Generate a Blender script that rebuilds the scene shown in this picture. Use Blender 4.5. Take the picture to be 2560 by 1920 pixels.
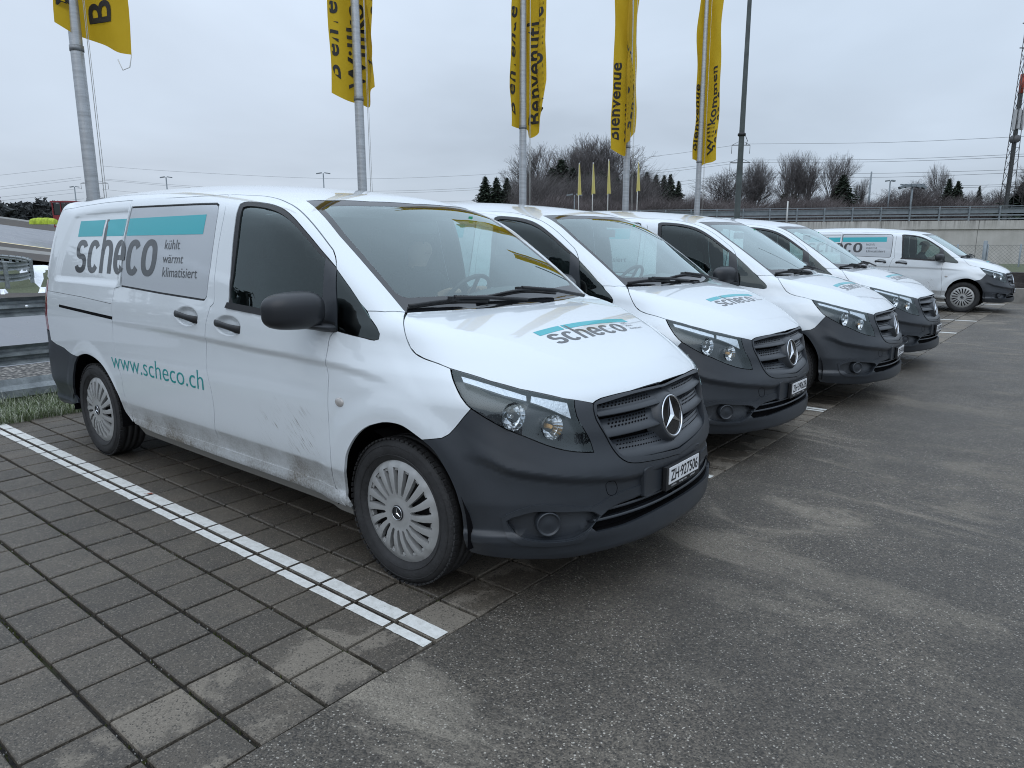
import bpy, bmesh, math, random, json
import numpy as np
from mathutils import Vector, Matrix, geometry
for o in list(bpy.data.objects): bpy.data.objects.remove(o)
scene=bpy.context.scene
COL=scene.collection
R=math.radians
rnd=random.Random(7)
# ------------------------------------------------------------------ camera
CAM=np.array([2.0266,-1.7294,1.5024]); YAW,PITCH,ROLL=2.25299,-0.19475,-0.00129; FPX=1761.7
fwd=np.array([math.cos(YAW)*math.cos(PITCH),math.sin(YAW)*math.cos(PITCH),math.sin(PITCH)])
rgt=np.cross(fwd,[0,0,1]); rgt/=np.linalg.norm(rgt); upv=np.cross(rgt,fwd)
cr,sr=math.cos(ROLL),math.sin(ROLL)
RGT=cr*rgt+sr*upv; UPV=-sr*rgt+cr*upv
cam=bpy.data.cameras.new('camera'); camo=bpy.data.objects.new('camera',cam); COL.objects.link(camo)
cam.sensor_width=36; cam.lens=FPX/2560*36; cam.clip_start=.05; cam.clip_end=3000
mw=Matrix.Identity(4)
for i in range(3):
    mw[i][0]=RGT[i]; mw[i][1]=UPV[i]; mw[i][2]=-fwd[i]; mw[i][3]=CAM[i]
camo.matrix_world=mw
scene.camera=camo
scene.render.engine='CYCLES'; scene.cycles.filter_width=1.05
scene.render.resolution_x=1024; scene.render.resolution_y=768
scene.view_settings.view_transform='Standard'; scene.view_settings.look='None'
scene.view_settings.gamma=1; scene.view_settings.use_curve_mapping=False
scene.view_settings.exposure=0.12
# ------------------------------------------------------------------ sky: overcast cloud deck over a daylight sky
SUN_EL,SUN_AZ=R(42),R(-62)      # soft sun behind cloud, from the near right of the row
wld=bpy.data.worlds.new('World'); scene.world=wld; wld.use_nodes=True
nt=wld.node_tree; N=nt.nodes; L=nt.links; N.clear()
out=N.new('ShaderNodeOutputWorld')
sky=N.new('ShaderNodeTexSky'); sky.sky_type='NISHITA'; sky.sun_disc=False
sky.sun_elevation=SUN_EL; sky.sun_rotation=math.pi/2-SUN_AZ
bg1=N.new('ShaderNodeBackground'); bg1.inputs['Strength'].default_value=.08
L.new(sky.outputs[0],bg1.inputs['Color'])
tc=N.new('ShaderNodeTexCoord'); sp=N.new('ShaderNodeSeparateXYZ'); L.new(tc.outputs['Generated'],sp.inputs[0])
def mth(op,a,b=None,clamp=False):
    m=N.new('ShaderNodeMath'); m.operation=op; m.use_clamp=clamp
    for i,v in enumerate((a,b)):
        if v is None: continue
        if isinstance(v,(int,float)): m.inputs[i].default_value=v
        else: L.new(v,m.inputs[i])
    return m.outputs[0]
zc=mth('MAXIMUM',sp.outputs[2],0.0)
rad=mth('ADD',mth('ADD',.565,mth('MULTIPLY',zc,.36)),mth('MULTIPLY',mth('MULTIPLY',zc,zc),.75))
# cloud structure: stretched noise on the cloud deck plane
den=mth('ADD',zc,.16)
cx=mth('DIVIDE',sp.outputs[0],den); cy=mth('DIVIDE',sp.outputs[1],den)
cmb=N.new('ShaderNodeCombineXYZ'); L.new(cx,cmb.inputs[0]); L.new(cy,cmb.inputs[1])
nz=N.new('ShaderNodeTexNoise'); nz.inputs['Scale'].default_value=.55; nz.inputs['Detail'].default_value=5; nz.inputs['Roughness'].default_value=.48; nz.inputs['Distortion'].default_value=.3
L.new(cmb.outputs[0],nz.inputs['Vector'])
nz2=N.new('ShaderNodeTexNoise'); nz2.inputs['Scale'].default_value=.22; nz2.inputs['Detail'].default_value=3
L.new(cmb.outputs[0],nz2.inputs['Vector'])
cr1=N.new('ShaderNodeMapRange'); cr1.inputs[1].default_value=.3; cr1.inputs[2].default_value=.7; cr1.inputs[3].default_value=.80; cr1.inputs[4].default_value=1.18
L.new(nz.outputs[0],cr1.inputs[0])
rad=mth('MULTIPLY',rad,cr1.outputs[0])
mixc=N.new('ShaderNodeMix'); mixc.data_type='RGBA'
L.new(nz2.outputs[0],mixc.inputs[0]); mixc.inputs[6].default_value=(.81,1.00,1.22,1); mixc.inputs[7].default_value=(.92,1.00,1.14,1)
bg2=N.new('ShaderNodeBackground'); L.new(mixc.outputs[2],bg2.inputs['Color']); L.new(rad,bg2.inputs['Strength'])
mxs=N.new('ShaderNodeMixShader'); mxs.inputs[0].default_value=.93
L.new(bg1.outputs[0],mxs.inputs[1]); L.new(bg2.outputs[0],mxs.inputs[2]); L.new(mxs.outputs[0],out.inputs[0])
sun=bpy.data.lights.new('sun','SUN'); sun.energy=.35; sun.angle=R(55); sun.color=(1,.97,.92)
suno=bpy.data.objects.new('sun',sun); COL.objects.link(suno)
sd=Vector((math.cos(SUN_AZ)*math.cos(SUN_EL),math.sin(SUN_AZ)*math.cos(SUN_EL),math.sin(SUN_EL)))
suno.rotation_euler=sd.to_track_quat('Z','Y').to_euler()

# ------------------------------------------------------------------ materials
def newmat(name):
    m=bpy.data.materials.new(name); m.use_nodes=True
    nt=m.node_tree; b=nt.nodes['Principled BSDF']; return m,nt,b
def simple(name,col,rough=.5,metal=0,spec=.5,coat=0,noise=0,nscale=6,bump=0,bscale=60):
    m,nt,b=newmat(name)
    b.inputs['Base Color'].default_value=(*col,1); b.inputs['Roughness'].default_value=rough; b.inputs['Metallic'].default_value=metal
    b.inputs['Specular IOR Level'].default_value=spec; b.inputs['Coat Weight'].default_value=coat; b.inputs['Coat Roughness'].default_value=.03
    if noise or bump:
        tc=nt.nodes.new('ShaderNodeTexCoord')
    if noise:
        n=nt.nodes.new('ShaderNodeTexNoise'); n.inputs['Scale'].default_value=nscale; n.inputs['Detail'].default_value=6
        nt.links.new(tc.outputs['Object'],n.inputs['Vector'])
        r=nt.nodes.new('ShaderNodeMapRange'); r.inputs[1].default_value=.3; r.inputs[2].default_value=.7; r.inputs[3].default_value=1-noise; r.inputs[4].default_value=1+noise
        nt.links.new(n.outputs[0],r.inputs[0])
        v=nt.nodes.new('ShaderNodeVectorMath'); v.operation='SCALE'; v.inputs[0].default_value=col
        nt.links.new(r.outputs[0],v.inputs['Scale']); nt.links.new(v.outputs[0],b.inputs['Base Color'])
    if bump:
        n=nt.nodes.new('ShaderNodeTexNoise'); n.inputs['Scale'].default_value=bscale; n.inputs['Detail'].default_value=4
        nt.links.new(tc.outputs['Object'],n.inputs['Vector'])
        bp=nt.nodes.new('ShaderNodeBump'); bp.inputs['Strength'].default_value=bump; bp.inputs['Distance'].default_value=.01
        nt.links.new(n.outputs[0],bp.inputs['Height']); nt.links.new(bp.outputs[0],b.inputs['Normal'])
    return m
class NB:
    """tiny node builder"""
    def __init__(s,m): s.m=m; s.nt=m.node_tree; s.N=s.nt.nodes; s.L=s.nt.links; s.b=s.N.get('Principled BSDF')
    def put(s,sock,v):
        if isinstance(v,bpy.types.NodeSocket): s.L.new(v,sock)
        else:
            sock.default_value=v
    def math(s,op,a,b=0.0,clamp=False):
        n=s.N.new('ShaderNodeMath'); n.operation=op; n.use_clamp=clamp; s.put(n.inputs[0],a); s.put(n.inputs[1],b); return n.outputs[0]
    def noise(s,vec,scale,detail=4,rough=.5,dist=0):
        n=s.N.new('ShaderNodeTexNoise'); s.put(n.inputs['Vector'],vec); n.inputs['Scale'].default_value=scale; n.inputs['Detail'].default_value=detail; n.inputs['Roughness'].default_value=rough; n.inputs['Distortion'].default_value=dist; return n.outputs[0]
    def vor(s,vec,scale,feature='F1',out='Distance'):
        n=s.N.new('ShaderNodeTexVoronoi'); n.feature=feature; s.put(n.inputs['Vector'],vec); n.inputs['Scale'].default_value=scale; return n.outputs[out]
    def mr(s,v,a,b,c=0.0,d=1.0,smooth=False):
        n=s.N.new('ShaderNodeMapRange'); n.interpolation_type='SMOOTHSTEP' if smooth else 'LINEAR'
        s.put(n.inputs[0],v); n.inputs[1].default_value=a; n.inputs[2].default_value=b; n.inputs[3].default_value=c; n.inputs[4].default_value=d; return n.outputs[0]
    def mix(s,f,a,b,blend='MIX'):
        n=s.N.new('ShaderNodeMix'); n.data_type='RGBA'; n.blend_type=blend; s.put(n.inputs[0],f)
        for i,v in ((6,a),(7,b)):
            if isinstance(v,tuple): n.inputs[i].default_value=(*v,1) if len(v)==3 else v
            else: s.L.new(v,n.inputs[i])
        return n.outputs[2]
    def coord(s,which='Object'): return s.N.new('ShaderNodeTexCoord').outputs[which]
    def pos(s): return s.N.new('ShaderNodeNewGeometry').outputs['Position']
    def sep(s,v):
        n=s.N.new('ShaderNodeSeparateXYZ'); s.put(n.inputs[0],v); return n.outputs
    def mapv(s,v,scale=(1,1,1),rot=(0,0,0),loc=(0,0,0)):
        n=s.N.new('ShaderNodeMapping'); s.put(n.inputs[0],v); n.inputs['Scale'].default_value=scale; n.inputs['Rotation'].default_value=rot; n.inputs['Location'].default_value=loc; return n.outputs[0]
    def bump(s,h,strength=.3,dist=.01,nrm=None):
        n=s.N.new('ShaderNodeBump'); n.inputs['Strength'].default_value=strength; n.inputs['Distance'].default_value=dist; s.put(n.inputs['Height'],h)
        if nrm: s.put(n.inputs['Normal'],nrm)
        return n.outputs[0]
def paint_material():
    m,nt,b=newmat('white_paint'); k=NB(m)
    co=k.coord(); x,y,z=k.sep(co)
    # splashed road dirt, thick on the lower doors and behind the wheels, with streaks; painted shade joins it under the crease
    st=k.noise(k.mapv(k.mapv(co,(1,1,1),(0,R(-42),0)),(9,1,150)),1.0,5,.6)
    fine=k.noise(co,90,3,.6)
    big=k.noise(co,2.2,4,.55)
    low=k.mr(z,.62,.30,0,1)
    lowd=k.math('POWER',low,1.6)
    band=k.mr(z,.478,.462,0,.62,True)  # darker below the door crease: shade of the downturned panel painted in with the dirt
    # splash fans behind the front wheels
    dx=k.math('ADD',x,.75); dz=k.math('ADD',z,-.60)
    r2=k.math('ADD',k.math('MULTIPLY',k.math('MULTIPLY',dx,dx),7.0),k.math('MULTIPLY',k.math('MULTIPLY',dz,dz),26.0))
    fan=k.mr(r2,1.0,.1,0,1,True)
    streak=k.math('MULTIPLY',k.mr(st,.54,.66,0,1),k.mr(k.noise(co,7,3,.6),.42,.62,0,1))
    d=k.math('ADD',k.math('MULTIPLY',lowd,k.mr(fine,.35,.7,.25,.8)),k.math('MULTIPLY',k.math('MULTIPLY',fan,streak),.95))
    d=k.math('ADD',d,k.math('MULTIPLY',band,k.mr(big,.3,.7,.5,1.1)))
    d=k.math('MULTIPLY',d,k.mr(big,.3,.75,.45,1.15))
    d=k.math('ADD',d,k.math('MULTIPLY',k.mr(big,.5,.8,0,.05),1.0),True)
    front=k.mr(x,.15,-.25,.15,1)
    d=k.math('MULTIPLY',d,front)
    colr=k.mix(d,(.68,.725,.755),(.15,.135,.112))
    geo=k.N.new('ShaderNodeNewGeometry')
    colr=k.mix(geo.outputs['Backfacing'],colr,(.045,.05,.055))
    k.L.new(colr,b.inputs['Base Color'])
    k.L.new(k.mr(d,0,1,.30,.8),b.inputs['Roughness'])
    cw=k.math('MULTIPLY',k.mr(d,0,.5,1,.05),k.math('SUBTRACT',1.0,geo.outputs['Backfacing']))
    k.L.new(cw,b.inputs['Coat Weight']); b.inputs['Coat Roughness'].default_value=.025; b.inputs['Coat IOR'].default_value=1.62
    return m
M={}
M['paint']=paint_material()
M['plastic']=simple('dark_grey_plastic',(.029,.034,.041),.36,spec=.55,noise=.12,nscale=5,bump=.05,bscale=500)
M['mirrorpl']=simple('mirror_black_plastic',(.017,.019,.023),.38,spec=.5,bump=.05,bscale=500)
M['black']=simple('black_plastic',(.012,.013,.015),.5)
M['void']=simple('dark_recess',(.004,.004,.005),.9,spec=.1)
M['rubber']=simple('tyre_rubber',(.022,.022,.023),.72,noise=.3,nscale=14,bump=.3,bscale=90)
M['cover']=simple('silver_wheel_cover',(.40,.405,.40),.38,metal=.35,noise=.08,nscale=9)
M['chrome']=simple('chrome',(.75,.77,.80),.10,metal=1)
M['film']=simple('silver_film',(.47,.50,.53),.42,metal=.25,noise=.03,nscale=3)
M['teal']=simple('teal_vinyl',(.010,.37,.42),.4,coat=.4)
M['teald']=simple('teal_lettering_vinyl',(.006,.27,.27),.4,coat=.4)
M['ink']=simple('dark_grey_vinyl',(.028,.032,.036),.35,coat=.6)
M['plate']=simple('plate_white',(.78,.79,.80),.4)
M['red']=simple('tail_light_red',(.25,.01,.015),.15,coat=1)
M['grey']=simple('light_grey_plastic',(.35,.34,.33),.4)
M['seat']=simple('seat_fabric',(.022,.024,.027),.9,noise=.2,nscale=40)
M['dash']=simple('dashboard_plastic',(.05,.053,.055),.7)
M['lining']=simple('cabin_lining',(.11,.115,.115),.85)
M['reflector']=simple('headlight_reflector',(.62,.64,.66),.10,metal=1,bump=.12,bscale=12)
M['bezel']=simple('headlight_bezel',(.020,.023,.027),.25,spec=.6)
M['drl']=simple('clear_light_strip',(.62,.66,.70),.28,spec=1.0,metal=.45,bump=.5,bscale=70)
M['amber']=simple('amber_bulb',(.72,.42,.16),.15)
M['green']=simple('green_sticker',(.02,.35,.16),.5)
M['skin']=simple('skin',(.42,.27,.20),.55)
M['jacket']=simple('dark_jacket',(.012,.014,.02),.9)
M['hair']=simple('brown_hair',(.05,.035,.025),.8)
def glass(name,tint,refl=1.0,ior=1.5,rough=0.0):
    m,nt,b=newmat(name); k=NB(m); k.N.remove(b); o=k.N['Material Output']
    tr=k.N.new('ShaderNodeBsdfTransparent'); tr.inputs[0].default_value=(*tint,1)
    gl=k.N.new('ShaderNodeBsdfGlossy'); gl.inputs['Roughness'].default_value=rough; gl.inputs[0].default_value=(.88,1,1,1)
    lw=k.N.new('ShaderNodeLayerWeight'); lw.inputs[0].default_value=.5
    f=k.math('MULTIPLY',k.math('ADD',k.math('MULTIPLY',k.math('POWER',lw.outputs['Facing'],3.4),.90),.06),refl,True)
    mx=k.N.new('ShaderNodeMixShader'); k.L.new(f,mx.inputs[0]); k.L.new(tr.outputs[0],mx.inputs[1]); k.L.new(gl.outputs[0],mx.inputs[2]); k.L.new(mx.outputs[0],o.inputs[0])
    return m
M['glass']=glass('tinted_glass',(.50,.63,.61),.90,1.52)
M['wsglass']=glass('windscreen_glass',(.72,.85,.82),1.35,1.52)
M['lens']=glass('headlight_lens',(.93,.95,.96),1.0,1.5)
M['frit']=simple('black_glass_border',(.010,.011,.013),.06,spec=.8)

# ------------------------------------------------------------------ object helpers
def link(name,me,mat=None,parent=None,loc=None):
    o=bpy.data.objects.new(name,me); COL.objects.link(o)
    if mat is not None and me is not None and not me.materials: me.materials.append(mat)
    if parent is not None: o.parent=parent
    if loc is not None: o.location=loc
    return o
def tag(o,label=None,cat=None,group=None,kind=None):
    if label: o['label']=label
    if cat: o['category']=cat
    if group: o['group']=group
    if kind: o['kind']=kind
    return o
def empty(name,loc=(0,0,0),rz=0):
    o=bpy.data.objects.new(name,None); COL.objects.link(o); o.location=loc; o.rotation_euler=(0,0,rz); o.empty_display_size=.2; return o
class MB:
    """collects vertices and faces of one part"""
    def __init__(s): s.v=[]; s.f=[]; s.sm=[]
    def add(s,V,F,smooth=False):
        n=len(s.v); s.v+= [tuple(map(float,p)) for p in V]; s.f+=[tuple(i+n for i in f) for f in F]; s.sm+=[smooth]*len(F); return s
    def box(s,c,d,rot=None,taper=None):
        V=[]
        for sx in(-1,1):
            for sy in(-1,1):
                for sz in(-1,1):
                    t=1 if taper is None or sz<0 else taper
                    V.append((sx*d[0]/2*t,sy*d[1]/2*t,sz*d[2]/2))
        V=[Vector(v) for v in V]
        if rot is not None: V=[rot@v for v in V]
        V=[(v.x+c[0],v.y+c[1],v.z+c[2]) for v in V]
        return s.add(V,[(0,1,3,2),(4,6,7,5),(0,4,5,1),(2,3,7,6),(0,2,6,4),(1,5,7,3)])
    def tube(s,pts,r,n=8,cap=True,smooth=True):
        P=[Vector(p) for p in pts]; rs=r if isinstance(r,(list,tuple)) else [r]*len(P)
        V=[];F=[]
        ref=None
        for i,p in enumerate(P):
            d=(P[min(i+1,len(P)-1)]-P[max(i-1,0)]).normalized()
            if ref is None:
                ref=Vector((0,0,1)) if abs(d.z)<.9 else Vector((1,0,0))
            a=d.cross(ref).normalized(); b=a.cross(d).normalized(); ref=b
            for k in range(n):
                t=2*math.pi*k/n; V.append(p+(a*math.cos(t)+b*math.sin(t))*rs[i])
        for i in range(len(P)-1):
            for k in range(n):
                F.append((i*n+k,i*n+(k+1)%n,(i+1)*n+(k+1)%n,(i+1)*n+k))
        s.add(V,F,smooth)
        if cap:
            m=len(s.v)-len(V); s.f.append(tuple(m+k for k in range(n))[::-1]); s.sm.append(False)
            s.f.append(tuple(m+(len(P)-1)*n+k for k in range(n))); s.sm.append(False)
        return s
    def lathe(s,prof,axis='y',n=48,c=(0,0,0),smooth=True,a0=0,a1=2*math.pi):
        # prof: (radius, along axis)
        full=abs(a1-a0-2*math.pi)<1e-6; m=n if full else n+1; V=[];F=[]
        for r,h in prof:
            for k in range(m):
                t=a0+(a1-a0)*k/n; ca,sa=r*math.cos(t),r*math.sin(t)
                V.append({'y':(c[0]+ca,c[1]+h,c[2]+sa),'z':(c[0]+ca,c[1]+sa,c[2]+h),'x':(c[0]+h,c[1]+ca,c[2]+sa)}[axis])
        for i in range(len(prof)-1):
            for k in range(n if full else n):
                k2=(k+1)%m
                F.append((i*m+k,(i+1)*m+k,(i+1)*m+k2,i*m+k2))
        return s.add(V,F,smooth)
    def mesh(s,name,mat=None):
        me=bpy.data.meshes.new(name); me.from_pydata(s.v,[],s.f)
        me.polygons.foreach_set('use_smooth',s.sm); me.update()
        if mat is not None: me.materials.append(mat)
        return me
    def obj(s,name,mat,parent=None,loc=None): return link(name,s.mesh(name,mat),None,parent,loc)

# ------------------------------------------------------------------ shape of the van body as one smooth implicit surface
class Cub:
    """smooth curve through points (monotone cubic)"""
    def __init__(s,pts):
        p=np.array(pts,float);s.x,s.y=p[:,0],p[:,1];h=np.diff(s.x);d=np.diff(s.y)/h
        m=np.zeros(len(p));m[0],m[-1]=d[0],d[-1]
        for i in range(1,len(p)-1):
            if d[i-1]*d[i]>0:
                w1,w2=2*h[i]+h[i-1],h[i]+2*h[i-1];m[i]=(w1+w2)/(w1/d[i-1]+w2/d[i])
        s.m=m
    def __call__(s,t):
        t=np.asarray(t,float);tc=np.clip(t,s.x[0],s.x[-1]);i=np.clip(np.searchsorted(s.x,tc)-1,0,len(s.x)-2)
        h=s.x[i+1]-s.x[i];u=(tc-s.x[i])/h
        r=(2*u**3-3*u*u+1)*s.y[i]+(u**3-2*u*u+u)*h*s.m[i]+(-2*u**3+3*u*u)*s.y[i+1]+(u**3-u*u)*h*s.m[i+1]
        return r+np.where(t<s.x[0],(t-s.x[0])*s.m[0],0)+np.where(t>s.x[-1],(t-s.x[-1])*s.m[-1],0)
def smax(a,b,k):
    h=np.clip(.5+.5*(a-b)/k,0,1);return b*(1-h)+a*h+k*h*(1-h)
def smin(a,b,k): return -smax(-a,-b,k)
def sstep(a,b,t):
    u=np.clip((t-a)/(b-a),0,1);return u*u*(3-2*u)
# half width of the side against height
WZ=Cub([(.15,.86),(.24,.900),(.29,.928),(.318,.943),(.338,.944),(.362,.931),(.40,.937),(.44,.948),(.48,.960),(.55,.9635),(.70,.965),(.86,.9635),(1.0,.9615),(1.07,.957),(1.13,.950),(1.17,.942),(1.22,.932),(1.32,.914),(1.45,.886),(1.60,.848),(1.72,.811),(1.80,.782),(1.95,.72)])
# inward curve of the upper side toward the windscreen base (dx from x=-0.9), by height
NX=Cub([(-1.3,0),(-1.05,.001),(-.8,.010),(-.5,.035),(-.18,.078),(.1,.115),(.5,.17)])
NZ=Cub([(.70,0),(.85,.05),(.95,.32),(1.03,.75),(1.10,1.0),(1.5,1.35),(1.8,1.2)])
CRZ=Cub([(-4.2,1.03),(-2.6,1.02),(-1.5,1.0),(-.44,.972),(.1,.925),(.4,.9)])
CRA=Cub([(-3.2,0),(-2.6,.004),(-1.5,.011),(-.6,.014),(-.25,.011),(.08,.0),(.5,0)])
# nose: distance of the front face by height
NOSE=Cub([(.12,.80),(.20,.87),(.26,.905),(.34,.905),(.42,.893),(.50,.883),(.58,.872),(.66,.855),(.74,.842),(.82,.818),(.88,.798),(.94,.74),(1.0,.68),(1.2,.45)])
FCZ=Cub([(.3,.70),(.46,.669),(.57,.623),(.65,.604),(.72,.584),(.80,.562),(.86,.54),(.95,.535)])
NEXP=2.35; XC=.08
REAR=Cub([(.2,-4.10),(.30,-4.22),(.50,-4.25),(.62,-4.24),(.75,-4.20),(1.0,-4.185),(1.2,-4.165),(1.45,-4.11),(1.65,-4.04),(1.78,-3.98),(2.0,-3.85)])
HOODC=Cub([(-.4,1.275),(-.1,1.225),(.1,1.182),(.3,1.126),(.5,1.052),(.62,.995),(.72,.938),(.79,.885),(.83,.85),(.9,.78)])
ROOFC=Cub([(-4.4,1.815),(-4.05,1.850),(-3.6,1.893),(-2.9,1.913),(-2.3,1.906),(-1.9,1.886),(-1.6,1.862),(-1.3,1.832),(-1.0,1.79),(-.8,1.75)])
FEND=Cub([(-.6,0),(-.3,.0),(0,.0)])
def W(x,z):
    w=WZ(z)-NX(x)*np.where(x>-1.3,1,0)*NZ(z)
    t=CRZ(x)-z
    dent=sstep(-.004,.036,t)*(1-sstep(.03,.28,t))
    w=w-CRA(x)*dent
    # pressed logo field behind the sliding door (closed by the film panel in front)
    sx=-3.735+.20*np.clip((z-1.26)/.46,0,1)**1.6
    w=w-.012*sstep(-.055,.045,x-sx)*sstep(-.028,.02,z-1.262)*sstep(-.03,.02,(1.722-.018*sstep(-2.9,-3.6,x))-z)*(1-sstep(-2.70,-2.665,x))
    # finger cups of the door handles
    for hx,hz in ((-1.285,1.083),(-1.730,1.106)):
        r=((x-hx)/.135)**2+((z-hz)/.056)**2
        w=w-.024*(1-sstep(.15,1.0,r))
    # slight barrel of the long side
    w=w-.012*((x+1.8)/2.4)**2*(x<-1.8)
    # wheel-arch lips
    for xc in (0,-3.2):
        r=np.hypot(x-xc,z-.335)
        w=w+.016*sstep(.56,.45,r)*(z>.2) if xc==0 else w+.010*sstep(.50,.43,r)
    return w
def f_side(x,y,z):
    z=np.clip(z,.1,2.1);w=W(np.minimum(x,.45),z)
    t=FCZ(x)-z;d2=(.022*sstep(-.004,.042,t)*(1-sstep(.06,.26,t))-.015*sstep(-.15,0,t)*(1-sstep(0,.2,t)))*sstep(.36,.55,x)
    w=w-d2;A=-d2+np.maximum(NOSE(z)-XC,.12)
    u=np.maximum(x-XC,0)/A;v=np.abs(y)/w
    B=-3.75-REAR(z)
    ur=np.maximum(-3.75-x,0)/B
    n=NEXP
    ff=(u**n+v**n+1e-12)**(1/n)-1
    fr=(ur**4.5+v**4.5+1e-12)**(1/4.5)-1
    return np.where(x>-1,ff,fr)*w*np.where(x>XC,.95,1)
def hoodz(x,y):
    a=np.abs(y)
    # crown, then the shoulder falling to the wing
    edge=.80-.42*sstep(-.2,.85,x)*1.0   # half width of the flat part
    z=HOODC(x)-.030*(a/.75)**2
    t=np.maximum(a-edge,0)
    return z-.40*t**1.25*1.0
def f_hood(x,y,z): return (z-hoodz(x,y))*.92
def xws(y,z):
    a=(np.abs(y)/.72)
    return -.119+.115*(1-np.minimum(a,1.4)**2)-(z-1.2)/.662+.05*np.clip((z-1.2)/.527,-.3,1.4)*(1-np.clip((z-1.2)/.527,-.3,1.4))*4*.5
def f_ws(x,y,z): return (x-xws(y,z))*.552
def f_roof(x,y,z):
    a=np.abs(y)/.75
    return z-(ROOFC(x)-.055*a**2-.03*a**4)
def f_rocker(z): return .17-z
def body(x,y,z,parts=False):
    s=f_side(x,y,z)
    low=smax(s,f_hood(x,y,z),.06)
    g=smax(s,smax(f_ws(x,y,z),f_roof(x,y,z),.05),.075)
    return smin(low,g,.012)
def bodyP(P): return body(P[...,0],P[...,1],P[...,2])
def snap(P,f=bodyP):
    P=np.array(P,float)
    for _ in range(6):
        g=np.stack([f(P+np.eye(3)[i]*1e-3)-f(P-np.eye(3)[i]*1e-3) for i in range(3)],-1)/2e-3
        P=P-g*(f(P)/np.maximum((g*g).sum(-1),.2))[:,None]
    return P
def grad(P,e=1.5e-3,f=bodyP):
    g=np.stack([f(P+np.eye(3)[i]*e)-f(P-np.eye(3)[i]*e) for i in range(3)],-1)
    return g/np.linalg.norm(g,axis=-1,keepdims=True)
def cast(O,D,t0,t1,n=160,f=bodyP):
    """first outside->inside crossing along each ray"""
    O=np.broadcast_to(O,D.shape) if np.ndim(O)<np.ndim(D) else O
    t=np.linspace(t0,t1,n)
    v=f(O[:,None,:]+D[:,None,:]*t[None,:,None])
    s=(v[:,:-1]>0)&(v[:,1:]<=0);hit=s.any(1);i=s.argmax(1)
    a,b=t[i],t[i+1]
    for _ in range(30):
        m=(a+b)/2;v=f(O+D*m[:,None]);ins=v<=0;b=np.where(ins,m,b);a=np.where(ins,a,m)
    return O+D*((a+b)/2)[:,None],hit

# ------------------------------------------------------------------ patches: pieces of the bodywork cut from the body surface
def resample(P,seg,closed=True):
    P=[np.array(p,float) for p in P]; out=[]
    n=len(P)
    for i in range(n if closed else n-1):
        a,b=P[i],P[(i+1)%n]; m=max(1,int(math.ceil(np.linalg.norm(b-a)/seg)))
        for j in range(m): out.append(a+(b-a)*j/m)
    if not closed: out.append(P[-1])
    return out
def smooth_line(P,seg=.02,closed=False):
    """Catmull-Rom through the points"""
    P=[np.array(p,float) for p in P]; n=len(P); out=[]
    for i in range(n if closed else n-1):
        p0=P[(i-1)%n] if closed or i>0 else 2*P[0]-P[1]; p1=P[i]; p2=P[(i+1)%n]
        p3=P[(i+2)%n] if closed or i+2<n else 2*P[-1]-P[-2]
        t0=0; t1=t0+max(np.linalg.norm(p1-p0),1e-6)**.5; t2=t1+max(np.linalg.norm(p2-p1),1e-6)**.5; t3=t2+max(np.linalg.norm(p3-p2),1e-6)**.5
        m=max(1,int(np.linalg.norm(p2-p1)/seg))
        for j in range(m):
            t=t1+(t2-t1)*j/m
            A1=(t1-t)/(t1-t0)*p0+(t-t0)/(t1-t0)*p1; A2=(t2-t)/(t2-t1)*p1+(t-t1)/(t2-t1)*p2; A3=(t3-t)/(t3-t2)*p2+(t-t2)/(t3-t2)*p3
            B1=(t2-t)/(t2-t0)*A1+(t-t0)/(t2-t0)*A2; B2=(t3-t)/(t3-t1)*A2+(t-t1)/(t3-t1)*A3
            out.append((t2-t)/(t2-t1)*B1+(t-t1)/(t2-t1)*B2)
    if not closed: out.append(P[-1])
    return out
def pip(pts,poly):
    x,y=pts[:,0],pts[:,1]; ins=np.zeros(len(pts),bool); n=len(poly)
    for i in range(n):
        x1,y1=poly[i]; x2,y2=poly[(i+1)%n]
        if y1==y2: continue
        c=((y1>y)!=(y2>y))&(x<(x2-x1)*(y-y1)/(y2-y1)+x1); ins^=c
    return ins
def segdist(pts,poly):
    A=np.array(poly); B=np.roll(A,-1,0); d=np.full(len(pts),1e9)
    for a,b in zip(A,B):
        ab=b-a; l=max(ab@ab,1e-12); t=np.clip(((pts-a)@ab)/l,0,1); q=a+t[:,None]*ab; d=np.minimum(d,np.hypot(*(pts-q).T))
    return d
def area2(poly):
    P=np.array(poly); x,y=P[:,0],P[:,1]; return .5*np.sum(x*np.roll(y,-1)-np.roll(x,-1)*y)
def inset(poly,g):
    P=np.array(poly); 
    if area2(P)<0: P=P[::-1]
    e=np.roll(P,-1,0)-P; l=np.maximum(np.hypot(*e.T),1e-9)[:,None]; n=np.stack([-e[:,1],e[:,0]],1)/l
    m=n+np.roll(n,1,0); ml=np.maximum((m*m).sum(1),.6)[:,None]
    return P+m*(2*g/ml)
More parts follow.
